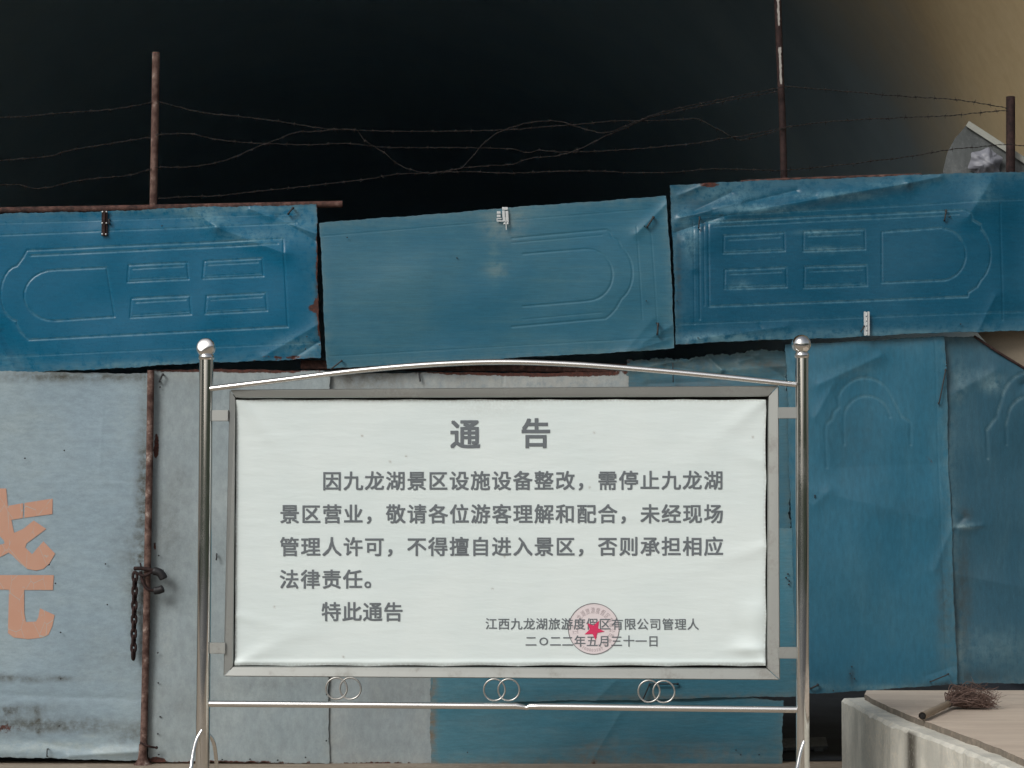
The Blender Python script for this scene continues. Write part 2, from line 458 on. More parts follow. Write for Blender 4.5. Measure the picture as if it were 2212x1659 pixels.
# ------------------------------------------------------------------ sheet metal doors
def seg_dist(U, V, pts, closed):
    pts = np.asarray(pts, float)
    d = np.full(U.shape, 1e9)
    k = len(pts) if closed else len(pts) - 1
    for i in range(k):
        a, b = pts[i], pts[(i + 1) % len(pts)]
        ab = b - a; L = (ab @ ab) + 1e-9
        t = np.clip(((U - a[0]) * ab[0] + (V - a[1]) * ab[1]) / L, 0, 1)
        d = np.minimum(d, np.hypot(U - a[0] - t * ab[0], V - a[1] - t * ab[1]))
    return d
def arc(cx, cy, rx, ry, a0, a1, n=14):
    return [(cx + rx * math.cos(R(a)), cy + ry * math.sin(R(a))) for a in np.linspace(a0, a1, n)]
def sheet(quad, y, feats=(), creases=(), dents=(), wave=.003, res=2.0, ragged=1.0, rust=(), fade_sheen=(), grime_shade=(), edge_rust=.35, thick=.028, seed=1, edge_rust_w=6, flange=0, holes=(), flat=(), glint_amt=.6):
    """A pressed metal sheet: quad in picture units laid on the plane y; relief in metres towards the viewer."""
    (tl, tr, br, bl) = [np.asarray(p, float) for p in quad]
    wU = (np.linalg.norm(tr - tl) + np.linalg.norm(br - bl)) / 2; hV = (np.linalg.norm(bl - tl) + np.linalg.norm(br - tr)) / 2
    nx, ny = int(wU / res) + 1, int(hV / res) + 1
    S, T = np.meshgrid(np.linspace(0, 1, nx), np.linspace(0, 1, ny))
    P = tl * ((1 - S) * (1 - T))[..., None] + tr * (S * (1 - T))[..., None] + br * (S * T)[..., None] + bl * ((1 - S) * T)[..., None]
    U, V = P[..., 0].copy(), P[..., 1].copy()
    rng = np.random.RandomState(seed)
    ed = np.minimum(np.minimum(S, 1 - S) * wU, np.minimum(T, 1 - T) * hV)
    # uneven cut edges
    jU = sum(np.sin(V * f + rng.rand() * 9) * a for f, a in ((.021, 1.2), (.07, .7), (.23, .5), (.61, .35)))
    jV = sum(np.sin(U * f + rng.rand() * 9) * a for f, a in ((.017, 1.2), (.06, .7), (.21, .5), (.57, .35)))
    fall = np.exp(-ed / 10)
    U0, V0 = U, V
    U = U + jU * fall * ragged; V = V + jV * fall * ragged
    h = np.zeros_like(U)
    groove_glint = np.zeros_like(U)
    for pts, closed, wd, amp in feats:
        d = seg_dist(U0, V0, pts, closed)
        h -= amp * np.clip(1 - d / (wd * .8), 0, 1)
        gv, gu = np.gradient(d)
        groove_glint = np.maximum(groove_glint, np.abs(gv) / (np.hypot(gu, gv) + 1e-9) * (d < wd * 1.2) * (d > 0) * np.exp(-((d - 1.6) / 1.5) ** 2) * min(1, amp / .003))  # pale lines painted on level grooves stand for their sky highlights
    for (u0, v0, u1, v1, wd, amp) in creases:
        d = seg_dist(U0, V0, [(u0, v0), (u1, v1)], False)
        h += amp * np.exp(-(d / wd) ** 1.3)
    for (cu, cv, ru, rv, ang, amp) in dents:
        ca, sa = math.cos(R(ang)), math.sin(R(ang))
        x, z = (U0 - cu) * ca + (V0 - cv) * sa, -(U0 - cu) * sa + (V0 - cv) * ca
        h += amp * np.exp(-(x / ru) ** 2 - (z / rv) ** 2)
    for i in range(9):
        th = rng.rand() * 6.28; L = rng.uniform(90, 420)
        h += wave / 3 * L / 260 * np.sin((U0 * math.cos(th) + V0 * math.sin(th)) / L * 6.28 + rng.rand() * 6.28)
    if flange:
        h -= flange * np.exp(-ed / 3.0)
    for (cu, cv, ru, rv) in flat:
        h *= 1 - .98 * np.exp(-(((U0 - cu) / ru) ** 2 + ((V0 - cv) / rv) ** 2) ** 3)
    W = at_y(U, V, y)
    d = rays(U, V); d /= np.linalg.norm(d, axis=-1)[..., None]
    W[..., 1] -= h
    m = MB()
    idx = np.arange(nx * ny).reshape(ny, nx)
    cut = np.zeros((ny, nx), bool)
    for (cu, cv, ru, rv) in holes:
        cut |= ((U0 - cu) / ru) ** 2 + ((V0 - cv) / rv) ** 2 < 1
    keep = ~(cut[:-1, :-1] & cut[1:, 1:])
    fs = [(idx[j, i], idx[j + 1, i], idx[j + 1, i + 1], idx[j, i + 1]) for j in range(ny - 1) for i in range(nx - 1) if keep[j, i]]
    m.add(W.reshape(-1, 3), fs, True)
    loop = np.concatenate([idx[0, :-1], idx[:-1, -1], idx[-1, :0:-1], idx[:0:-1, 0]])
    Wl = W.reshape(-1, 3)[loop]; Bk = Wl + np.array([0, thick, 0])
    k = len(loop)
    m.add(np.concatenate([Wl, Bk]), [(i, (i + 1) % k, (i + 1) % k + k, i + k) for i in range(k)])
    if not holes:
        m.add(Bk, [tuple(range(k))])
    def mask(lst):
        a = np.zeros_like(U)
        for (cu, cv, ru, rv, amp) in lst:
            a += amp * np.exp(-((U0 - cu) / ru) ** 2 - ((V0 - cv) / rv) ** 2)
        return a
    er = edge_rust * np.exp(-ed / edge_rust_w)
    for nme, val in (('rust', mask(rust) + er), ('fade_sheen', mask(fade_sheen) + .5 * np.exp(-ed / 14) + glint_amt * groove_glint), ('grime_shade', mask(grime_shade) + .35 * np.exp(-ed / 9))):
        v = np.clip(val, 0, 1.2).reshape(-1)
        m.attr[nme] = np.concatenate([v, v[loop], v[loop], v[loop] if not holes else []])
    return m

def cubic(p, k=8):
    p = np.asarray(p, float); out = []
    for i in range(len(p) - 1):
        a, b = p[max(i - 1, 0)], p[min(i + 2, len(p) - 1)]
        for t in np.linspace(0, 1, k, endpoint=False):
            t2, t3 = t * t, t * t * t
            out.append(.5 * (2 * p[i] + (p[i + 1] - a) * t + (2 * a - 5 * p[i] + 4 * p[i + 1] - b) * t2 + (3 * p[i] - a - 3 * p[i + 1] + b) * t3))
    out.append(p[-1]); return np.asarray(out)
def tie(par, u0, v0, u1, v1, y, r=2.2, nm='wire_tie'):
    m = MB()
    a, b = at_y(u0, v0, y), at_y(u1, v1, y)
    mid = (a + b) / 2 + np.array([0, -.012, 0])
    m.tube(cubic([a + np.array([0, .012, 0]), a + np.array([0, -.008, 0]), mid, b + np.array([0, -.01, 0]), b + np.array([0, .014, 0])], 5), r * PXM, 6)
    m.ball(b + np.array([0, -.008, 0]), r * 1.5 * PXM, 8)
    part(nm, m, M['darkwire'], par)
def nails(par, spots, y, r=1.5):
    for (u, v) in spots:
        m = MB(); p = at_y(u, v, y)
        m.lathe(p, [(r * PXM, 0), (r * PXM, .004), (r * .6 * PXM, .007), (0, .008)], 10, (0, -1, 0))
        part('nail', m, M['darkwire'], par)
def rect(a, b, c, d): return [a, b, c, d]
GRP = 'scrap door panels of the barrier'
ZX = np.eye(3)

# upper door, left
p1 = thing('door_panel', 'glossy blue metal door laid sideways along the top of the barrier above the grey gate', 'door panel', at_y(300, 800, 11.97), GRP)
W_, A_ = 3.6, .0034
f1 = []
outer = [(612, 516), (58, 541), (50, 556), (38, 572)] + [(36, 574)] + arc(40, 634, 38, 60, 265, 95, 12) + [(36, 700), (44, 716), (62, 734), (622, 706)]
f1.append((outer, True, W_, A_))
f1.append(([(600, 527), (66, 552)], False, 3.5, .003))
f1.append(([(230, 578)] + arc(118, 638, 66, 55, 270, 90, 14) + [(247, 684)], True, W_, A_))
for (x0, x1, t0, t1, b0, b1) in ((278, 404, 573, 567, 609, 603), (284, 410, 645, 639, 686, 679), (441, 566, 564, 558, 602, 596), (447, 574, 640, 633, 678, 671)):
    f1.append(([(x0, t0), (x1, t1), (x1 + 3, b1), (x0 - 3, b0)], True, W_, A_))
    f1.append(([(x0 + 9, t0 + 8), (x1 - 9, t1 + 8)], False, 3, .0022)); f1.append(([(x0 + 2, b0 - 5), (x1 - 2, b1 - 5)], False, 2.6, .0016))
f1.append(([(-90, 512), (640, 482)], False, 3, .0018)); f1.append(([(-90, 486), (640, 462)], False, 2.5, .001)); f1.append(([(-90, 775), (690, 740)], False, 3, .001))
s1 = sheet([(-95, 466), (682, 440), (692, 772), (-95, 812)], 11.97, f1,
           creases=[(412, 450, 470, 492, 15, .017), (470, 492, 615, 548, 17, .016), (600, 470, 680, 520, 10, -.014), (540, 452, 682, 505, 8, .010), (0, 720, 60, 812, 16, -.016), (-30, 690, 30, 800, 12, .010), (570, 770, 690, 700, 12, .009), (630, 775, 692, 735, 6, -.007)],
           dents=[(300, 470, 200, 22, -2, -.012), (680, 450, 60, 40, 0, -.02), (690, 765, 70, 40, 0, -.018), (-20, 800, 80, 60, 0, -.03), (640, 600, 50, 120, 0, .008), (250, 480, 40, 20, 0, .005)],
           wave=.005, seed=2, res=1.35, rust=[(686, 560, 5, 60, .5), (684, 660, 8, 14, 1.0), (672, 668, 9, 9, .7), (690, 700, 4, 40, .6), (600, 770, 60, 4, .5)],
           fade_sheen=[(380, 450, 300, 8, .7), (640, 480, 50, 40, .55), (455, 478, 50, 14, .75), (540, 512, 60, 14, .7), (430, 462, 40, 10, .6), (650, 745, 50, 22, .75), (20, 780, 50, 20, .35), (360, 788, 160, 7, .8)], grime_shade=[(686, 600, 5, 140, .8)])  # pale bands along the folds include painted highlights
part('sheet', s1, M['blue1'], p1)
m = MB(); pc = at_y(226, 482, 11.955)
m.box(pc, 13 * PXM, .006, 56 * PXM, bev=.001); m.tube([pc + np.array([0, -.004, -26 * PXM]), pc + np.array([0, -.004, 26 * PXM])], 3 * PXM, 8)
hg = part('hinge', m, M['rustdark'], p1)
m = MB()
for (u, v) in ((221.5, 457.5), (230, 457.5), (221, 482), (230, 482), (221, 505.5), (229, 506)):
    m.ball(at_y(u, v, 11.946), 2.1 * PXM, 10)
part('screw', m, M['zinc'], hg)
tie(p1, 623, 462, 633, 450, 11.955); tie(p1, 236, 474, 237, 483, 11.955, 1.6)
nails(p1, [(663, 727), (660, 754), (350, 488), (690, 745)], 11.955)

# upper door, middle
p2 = thing('door_panel', 'faded teal metal door hung askew in the middle of the barrier top with a broken white latch', 'door panel', at_y(1080, 790, 11.95), GRP)
f2 = [([(1106, 515), (1311, 496), (1318, 502), (1322, 512), (1336, 520)] + arc(1322, 590, 44, 62, -62, 62, 14) + [(1330, 667), (1318, 680), (1308, 688), (1106, 706)], False, 4.2, .0026),
      ([(1130, 549), (1265, 538)] + arc(1268, 594, 55, 56, -85, 85, 16) + [(1262, 651), (1130, 662)], False, 4.2, .0026),
      ([(1375, 490), (1388, 690)], False, 3, .0015), ([(1405, 478), (1420, 700)], False, 3, .0012),
      ([(700, 510), (1430, 449)], False, 3, .001), ([(712, 770), (1450, 728)], False, 3, .001),
      ([(1106, 525), (1300, 508)], False, 3, .0015), ([(1130, 690), (1300, 675)], False, 3, .0012)]
s2 = sheet([(690, 482), (1440, 422), (1458, 753), (706, 797)], 11.95, f2,
           creases=[(1375, 505, 1440, 440, 12, .010), (1290, 780, 1440, 735, 9, .006), (1390, 740, 1458, 700, 14, .008), (1350, 760, 1410, 690, 18, .005)],
           dents=[(1430, 440, 40, 40, 0, -.02), (1440, 740, 60, 50, 0, -.018), (900, 620, 260, 120, -4, .012), (1300, 600, 90, 120, 0, .006), (720, 790, 60, 40, 0, -.012)],
           wave=.0045, seed=5, res=1.4, glint_amt=.25, ragged=.7, edge_rust=.15, fade_sheen=[(1068, 540, 14, 80, .55), (1064, 490, 22, 20, .4), (1072, 580, 26, 10, .7), (1080, 592, 24, 6, 1.0), (1072, 571, 22, 4, 1.0), (1066, 548, 18, 2.5, .9), (1100, 460, 40, 16, .4)],
           grime_shade=[(1090, 480, 45, 40, .75), (1074, 585, 22, 14, .4)], rust=[])
part('sheet', s2, M['blue2'], p2)
y2 = 11.935
m = MB()
def plate(m, u, v, wu, hv, y, th=.004, ang=0, bev=.0008):
    ca, sa = math.cos(R(ang)), math.sin(R(ang))
    m.box(at_y(u, v, y), wu * PXM, th, hv * PXM, np.array([[ca, 0, sa], [0, 1, 0], [-sa, 0, ca]]), bev)
_q = lambda cx, cy: (1008 + cx * .1157, 422.4 + cy * .1157)
plate(m, *_q(715, 242), 12, 6, y2); plate(m, *_q(690, 345), 5.5, 15, y2, ang=2); plate(m, *_q(755, 390), 6, 24, y2, ang=3)
plate(m, *_q(700, 445), 6, 9, y2, .003)
lt = part('latch', m, M['zinc'], p2, 'bright zinc latch with its bolt')
m = MB(); plate(m, *_q(600, 317), 8, 5.5, y2); plate(m, *_q(600, 380), 8, 5, y2); plate(m, *_q(610, 430), 10, 2.8, y2); plate(m, *_q(622, 475), 12, 2.8, y2); plate(m, *_q(568, 452), 2, 7, y2)
part('keeper', m, M['zinc'], lt)
m = MB(); m.tube([at_y(*_q(735, 470), 11.925), at_y(*_q(742, 640), 11.925)], 1.2 * PXM, 8); m.ball(at_y(*_q(705, 525), 11.93), 2.6 * PXM, 10); m.ball(at_y(*_q(770, 522), 11.93), 2.6 * PXM, 10)
part('bolt', m, M['zinc'], lt)
tie(p2, 1398, 490, 1411, 470, 11.935); tie(p2, 1420, 722, 1421, 700, 11.935); tie(p2, 716, 797, 738, 780, 11.935, 1.8)
nails(p2, [(987, 557), (750, 513), (1392, 488), (1418, 698), (1396, 650)], 11.937, 1.4)

# upper door, right
p3 = thing('door_panel', 'crumpled deep blue metal door with four small embossed rectangles at the right top of the barrier', 'door panel', at_y(1830, 740, 11.93), GRP)
f3 = [([(1530, 480), (2080, 454), (2096, 462), (2100, 476), (2118, 486)] + arc(2096, 550, 44, 64, -58, 58, 14) + [(2110, 620), (2092, 632), (2090, 641), (1532, 662)], True, 3.6, .0030),
      ([(1905, 501), (2035, 492)] + arc(2032, 550, 54, 56, -84, 84, 16) + [(2030, 606), (1905, 611)], True, 3.8, .0028)]
for (x0, x1, t0, t1, b0, b1) in ((1564, 1694, 509, 503, 547, 542), (1566, 1698, 583, 578, 624, 620), (1736, 1868, 501, 496, 543, 538), (1738, 1872, 577, 573, 622, 617)):
    f3.append(([(x0, t0), (x1, t1), (x1 + 1, b1), (x0 - 1, b0)], True, 3.6, .0030))
    f3.append(([(x0 + 10, t0 + 9), (x1 - 10, t1 + 9)], False, 3, .0022)); f3.append(([(x0 + 2, b0 - 5), (x1 - 2, b1 - 5)], False, 2.6, .0016))
f3 += [([(1510, 486), (1512, 690)], False, 3, .003), ([(1498, 478), (1500, 700)], False, 3, .002), ([(1520, 480), (1522, 660)], False, 3, .002), ([(1480, 470), (2212, 430)], False, 3, .0012), ([(1470, 700), (2230, 672)], False, 3, .0012), ([(2160, 440), (2168, 690)], False, 4, .002), ([(1540, 489), (2070, 463)], False, 3, .002)]
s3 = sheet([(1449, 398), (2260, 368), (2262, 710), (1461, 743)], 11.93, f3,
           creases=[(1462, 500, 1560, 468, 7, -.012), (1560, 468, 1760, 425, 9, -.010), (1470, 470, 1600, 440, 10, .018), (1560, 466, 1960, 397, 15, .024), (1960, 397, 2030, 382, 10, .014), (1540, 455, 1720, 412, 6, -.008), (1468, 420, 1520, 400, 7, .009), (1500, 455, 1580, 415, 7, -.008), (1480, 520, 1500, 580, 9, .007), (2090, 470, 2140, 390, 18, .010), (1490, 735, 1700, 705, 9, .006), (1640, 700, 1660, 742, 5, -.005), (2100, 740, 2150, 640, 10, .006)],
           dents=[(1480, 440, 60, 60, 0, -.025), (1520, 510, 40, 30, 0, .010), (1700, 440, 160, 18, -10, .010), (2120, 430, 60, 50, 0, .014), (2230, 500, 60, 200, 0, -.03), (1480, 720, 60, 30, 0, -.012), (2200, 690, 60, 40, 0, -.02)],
           wave=.006, seed=8, res=1.35, glint_amt=.5, ragged=.8, edge_rust=.3, rust=[(1535, 400, 18, 5, .9), (1468, 540, 4, 60, .4)],
           fade_sheen=[(1560, 420, 90, 22, .6), (1495, 520, 16, 40, .7), (1640, 452, 90, 9, .8), (1800, 424, 90, 9, .7), (1930, 400, 60, 8, .5), (1560, 478, 50, 6, .6), (1475, 470, 16, 60, .4), (1570, 730, 110, 9, .8), (1900, 720, 200, 8, .45), (1760, 502, 40, 5, .6), (2120, 420, 30, 24, .4), (1780, 540, 30, 8, .5), (1600, 615, 20, 10, .5)], grime_shade=[(1500, 430, 40, 30, .4), (1466, 600, 6, 100, .7)], flange=0)  # fold highlights painted in as pale bands, beside real fading
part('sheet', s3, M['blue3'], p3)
m = MB(); pc = at_y(1872.5, 699, 11.91)
for du in (-4, 3.6):
    m.box(pc + np.array([du * PXM, 0, 0]), 4.8 * PXM, .005, 52 * PXM, bev=.001)
for k in range(5):
    m.tube([pc + np.array([-.2 * PXM, -.003, (-25 + k * 10.4) * PXM]), pc + np.array([-.2 * PXM, -.003, (-17 + k * 10.4) * PXM])], 1.7 * PXM, 8)
part('hinge', m, M['zinc'], p3)
tie(p3, 1860, 715, 1866, 705, 11.915, 1.6); tie(p3, 2040, 475, 2043, 455, 11.915, 1.8); tie(p3, 1509, 492, 1511, 470, 11.915, 1.6)
nails(p3, [(1508, 730), (2075, 700), (1462, 650), (1640, 735), (2052, 468)], 11.917)

# lower grey gate leaf, left
g1 = thing('gate_leaf', 'pale blue grey metal gate leaf with cracked orange characters left of the rusty post', 'gate', at_y(100, 1636, 11.99), GRP)
sg1 = sheet([(-300, 800), (322, 806), (312, 1642), (-300, 1632)], 11.99,
            creases=[(-10, 1500, 320, 1512, 10, -.004), (150, 1632, 300, 1622, 7, .012), (60, 1600, 200, 1625, 12, -.006), (0, 1040, 320, 1046, 3, .001), (222, 880, 216, 1020, 3, .0012)],
            dents=[(270, 1625, 60, 14, 0, .012), (20, 1625, 120, 14, 0, .008)],
            wave=.0035, seed=11, flat=[(0, 1215, 170, 230)], res=2.6, ragged=1.0, edge_rust=.25,
            fade_sheen=[(60, 1612, 120, 12, 1.0), (245, 1621, 45, 9, 1.2), (150, 1612, 60, 9, .8), (190, 1590, 16, 5, .9), (260, 920, 30, 60, .3)],
            grime_shade=[(0, 1462, 90, 7, .8), (60, 1469, 90, 7, .55), (135, 1465, 16, 5, .8), (20, 1536, 16, 9, 1.1), (80, 1535, 5, 10, 1.2), (82, 1568, 5, 16, 1.2), (70, 1566, 130, 20, .8), (200, 1570, 90, 20, .55), (60, 1530, 90, 10, .6), (312, 1100, 16, 280, .8), (298, 1300, 22, 110, 1.0), (308, 1060, 16, 90, .5), (270, 1600, 40, 14, .5), (240, 1420, 80, 60, .25), (160, 815, 240, 12, .9), (-100, 1560, 120, 26, .9), (270, 1180, 40, 80, .35), (300, 1580, 30, 20, .5)],
            rust=[(10, 1572, 22, 14, .62), (45, 1574, 18, 10, .5), (-80, 1570, 50, 16, .7), (318, 1250, 4, 60, .5), (316, 1600, 7, 40, .6)])
part('sheet', sg1, M['grey1'], g1)
_s, _u, _v = .2431, 0.0, 1036.8
def chars(pl):
    m = MB()
    from mathutils.geometry import tessellate_polygon
    for p in pl:
        uv = [(x * _s + _u, z * _s + _v) for x, z in p]
        fr = [at_y(a, b, 11.9872) for a, b in uv]
        tri = tessellate_polygon([[Vector((a, b, 0)) for a, b in uv]])
        m.add(fr, [t for t in tri])
    return m
gl = [[(-190, 75), (55, 75), (68, 225), (100, 350), (125, 470), (205, 435), (300, 360), (410, 435), (235, 565), (225, 600), (285, 660), (345, 590), (385, 545), (490, 655), (440, 740), (385, 790), (320, 805), (240, 790), (180, 740), (105, 665), (78, 645), (0, 685), (-150, 700), (-150, 590), (0, 575), (40, 565), (35, 540), (0, 500), (-60, 300), (-190, 200)],
      [(70, 230), (205, 206), (203, 338), (100, 355)], [(218, 204), (468, 165), (465, 303), (216, 336)],
      [(-150, 845), (478, 845), (470, 978), (215, 978), (215, 1180), (230, 1262), (320, 1258), (340, 1220), (355, 1140), (485, 1200), (465, 1300), (430, 1375), (380, 1400), (250, 1415), (120, 1400), (70, 1360), (80, 975), (-150, 970)]]
part('lettering', chars(gl), M['orange'], g1, 'cracked faded orange characters')
nails(g1, [(139, 973), (106, 1220), (228, 1218), (120, 1260), (232, 1306), (131, 1366), (131, 1466), (128, 1568), (54, 990)], 11.972, 1.7)
tie(g1, 102, 1634, 103, 1618, 11.975, 1.2)
g2 = thing('gate_leaf', 'plain grey metal gate sheet between the rusty post and the left steel sign post', 'gate', at_y(520, 1648, 12.0), GRP)
sg2 = sheet([(330, 798), (712, 800), (710, 1648), (318, 1646)], 12.0,
            creases=[(340, 1560, 520, 1640, 20, .003), (425, 1590, 432, 1625, 2.5, -.002)], dents=[(400, 1450, 60, 120, 0, .006), (560, 1560, 120, 60, 0, .006)], wave=.005, seed=14, res=2.8, edge_rust=.3,
            rust=[(339, 960, 5, 24, 1.0), (335, 978, 4, 12, .6), (430, 800, 120, 4, .8), (560, 800, 100, 6, .9), (335, 1180, 3, 14, .6), (340, 1640, 20, 6, .9), (500, 1646, 150, 3, .5)],
            grime_shade=[(370, 1150, 40, 120, .45), (390, 1030, 20, 30, .3), (380, 1520, 50, 40, .35), (395, 820, 60, 20, .3), (600, 1478, 120, 16, .35)], fade_sheen=[(440, 810, 120, 14, .6), (360, 1400, 20, 80, .35)])
part('sheet', sg2, M['grey2'], g2)
nails(g2, [(346, 836), (352, 1232), (343, 1200), (341, 1410), (342, 1475), (341, 1585), (343, 1630), (346, 1548), (468, 1200), (540, 1640), (600, 1642), (660, 1636), (480, 1641), (705, 1600), (706, 1500)], 11.985, 1.8)
tie(g2, 345, 824, 352, 809, 11.985, 2.0)
m = MB()
m.tube(cubic([at_y(468, 1196, 11.985), at_y(468, 1203, 11.97), at_y(467, 1210, 11.972)], 4), 1.6 * PXM, 6)
part('hook', m, M['darkwire'], g2)
g3 = thing('gate_leaf', 'cream grey sheet behind the notice board with a jagged edge beside the blue sheet', 'gate', at_y(900, 1648, 12.02), GRP)
sg3 = sheet([(708, 806), (1357, 804), (1357, 1650), (709, 1650)], 12.02, wave=.004, seed=17, res=3.2, edge_rust=.3,
            feats=[([(1087, 800), (1087, 900)], False, 3, .003)],
            rust=[(1000, 806, 90, 5, .6), (1200, 808, 160, 6, .9), (800, 1648, 100, 3, .5)], grime_shade=[(790, 815, 80, 30, .9), (860, 1500, 60, 20, .3), (1010, 815, 60, 12, .4)], fade_sheen=[(1220, 822, 120, 16, 1.0), (1000, 830, 260, 20, .7)])
part('sheet', sg3, M['cream'], g3)
m = MB(); m.tube([at_y(905, 806, 12.0), at_y(908, 824, 11.99)], 2 * PXM, 6)
part('nail', m, M['darkwire'], g3)

# blue sheets behind the board
p4 = thing('door_panel', 'crumpled dull teal sheet with a torn top edge above the notice board corner', 'door panel', at_y(1530, 1200, 12.03), GRP)
s4 = sheet([(1357, 776), (1702, 758), (1712, 1215), (1360, 1215)], 12.03,
           creases=[(1360, 800, 1500, 770, 9, .016), (1440, 790, 1560, 812, 8, -.014), (1530, 770, 1560, 800, 7, .014), (1560, 800, 1700, 790, 10, .010), (1620, 770, 1700, 815, 8, -.012), (1400, 830, 1700, 815, 9, -.008), (1600, 780, 1640, 770, 6, .012)],
           dents=[(1500, 770, 120, 24, 4, -.03), (1690, 800, 40, 40, 0, -.02)], wave=.005, seed=21, ragged=3.0, edge_rust=.2, fade_sheen=[(1500, 790, 130, 14, 1.0), (1600, 800, 60, 10, .8), (1400, 812, 40, 14, .5), (1697, 1180, 8, 40, .8)], grime_shade=[(1450, 790, 120, 14, .6), (1660, 790, 60, 14, .7), (1500, 830, 160, 14, .5)], rust=[(1362, 780, 8, 14, .5)])
part('sheet', s4, M['blue5'], p4)
tie(p4, 1454, 824, 1453, 786, 12.01, 1.2)
p5 = thing('door_panel', 'teal blue sheet showing between the notice board and its lower rail', 'door panel', at_y(1320, 1512, 12.0), GRP)
s5 = sheet([(930, 1150), (1716, 1140), (1722, 1504), (934, 1520)], 12.0, creases=[(1330, 1470, 1290, 1510, 10, .004), (1300, 1470, 1360, 1520, 14, -.004)], dents=[(1350, 1490, 60, 30, 0, .008), (1100, 1490, 120, 20, 0, .005)], wave=.005, seed=24, ragged=.8, edge_rust=.2,
           fade_sheen=[(1390, 1490, 26, 30, .4), (1697, 1160, 8, 30, .4), (1700, 1240, 6, 40, .3)], grime_shade=[(936, 1480, 10, 40, .9), (1500, 1505, 200, 5, .5)])
part('sheet', s5, M['blue7'], p5)
tie(p5, 1405, 1477, 1463, 1477, 11.985, 1.6); tie(p5, 1388, 1512, 1402, 1480, 11.985, 1.6)
nails(p5, [(1463, 1478), (1702, 1240), (1698, 1248), (1705, 1255), (1704, 1262)], 11.985, 2.0)
p6 = thing('door_panel', 'stained teal sheet standing on the ground under the lower rail of the notice board', 'door panel', at_y(1310, 1655, 12.04), GRP)
s6 = sheet([(931, 1440), (1694, 1514), (1688, 1656), (930, 1649)], 12.012, creases=[(1270, 1655, 1340, 1540, 10, .004), (1000, 1620, 1650, 1600, 4, -.001)], dents=[(1250, 1600, 200, 60, 0, .008), (1600, 1645, 90, 14, 0, .008)], wave=.004, seed=27, ragged=1.2, edge_rust=.25,
           fade_sheen=[(1600, 1640, 90, 22, .6), (1330, 1600, 12, 60, .35), (1200, 1580, 60, 8, .3)], grime_shade=[(934, 1570, 10, 90, 1.0), (1450, 1625, 250, 28, .55), (1280, 1630, 40, 30, .5), (1150, 1650, 200, 10, .5), (1040, 1560, 80, 10, .2)], rust=[(1285, 1632, 16, 20, .3), (1450, 1610, 90, 16, .26), (1560, 1600, 60, 12, .24)])
part('sheet', s6, M['blue7'], p6)
nails(p6, [(1590, 1620), (1600, 1630), (1640, 1630), (1010, 1625), (1100, 1652)], 12.0, 1.5)

# two tall doors, right
p7 = thing('door_panel', 'tall blue door with a faint embossed arch standing just right of the right sign post', 'door panel', at_y(1880, 1495, 11.98), GRP)
f7 = [([(1786, 1010), (1782, 930), (1784, 916), (1796, 906), (1800, 890), (1812, 880)] + arc(1868, 882, 62, 66, 200, 340, 16) + [(1940, 884), (1948, 900), (1966, 912), (1968, 960)], False, 6.5, .0028),
      ([(1824, 960), (1822, 905)] + arc(1872, 905, 50, 50, 185, 355, 14) + [(1924, 900)], False, 6, .0026),
      ([(2018, 735), (2046, 1480)], False, 3, .0015)]
s7 = sheet([(1697, 744), (2040, 727), (2068, 1479), (1722, 1500)], 11.98, f7,
           creases=[(1770, 830, 1900, 770, 14, .010), (1762, 900, 1800, 830, 12, .007), (1760, 1090, 1790, 1060, 14, .006), (1760, 1060, 2000, 1120, 24, .006), (1810, 1010, 2040, 1000, 30, -.004), (2020, 1230, 2060, 1130, 12, .007), (2000, 1460, 2060, 1440, 8, -.004)],
           dents=[(1840, 770, 90, 40, -20, .010), (1870, 1200, 110, 220, 0, .012), (1780, 950, 30, 80, 0, .008), (2040, 1160, 24, 60, 0, -.01)], wave=.008, seed=31, ragged=.8, edge_rust=.25, res=2.2,
           fade_sheen=[(1720, 850, 20, 60, .4), (1840, 800, 60, 16, .35), (2040, 1350, 14, 90, .4), (1740, 1480, 60, 10, .5), (1900, 1485, 90, 6, .7)], grime_shade=[(1850, 955, 60, 90, .25), (2040, 1300, 18, 120, .75), (1960, 1100, 80, 20, .2), (1840, 1462, 8, 20, .7), (2030, 1480, 40, 8, .8)],  # pale streak near the top is a painted highlight
           rust=[(2010, 1010, 24, 26, .33), (2006, 990, 10, 14, .3), (1850, 972, 20, 4, .45), (1960, 920, 6, 20, .33), (1905, 915, 16, 5, .33), (1820, 945, 5, 12, .3)])
part('sheet', s7, M['blue4'], p7)
tie(p7, 1751, 1487, 1766, 1479, 11.965, 2.0); tie(p7, 2010, 1472, 2048, 1456, 11.965, 1.3); tie(p7, 2028, 870, 2042, 800, 11.965, 1.6)
nails(p7, [(1760, 1070), (1760, 1074), (1840, 1440), (1836, 1455), (1800, 1492), (1846, 1466), (2044, 790)], 11.967, 1.6)
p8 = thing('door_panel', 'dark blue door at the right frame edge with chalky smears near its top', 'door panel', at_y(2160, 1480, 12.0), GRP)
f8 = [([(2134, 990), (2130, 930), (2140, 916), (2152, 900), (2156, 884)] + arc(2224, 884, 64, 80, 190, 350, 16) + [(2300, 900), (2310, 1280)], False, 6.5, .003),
      ([(2174, 960), (2172, 920)] + arc(2226, 905, 50, 50, 185, 355, 14) + [(2290, 1250)], False, 6, .003)]
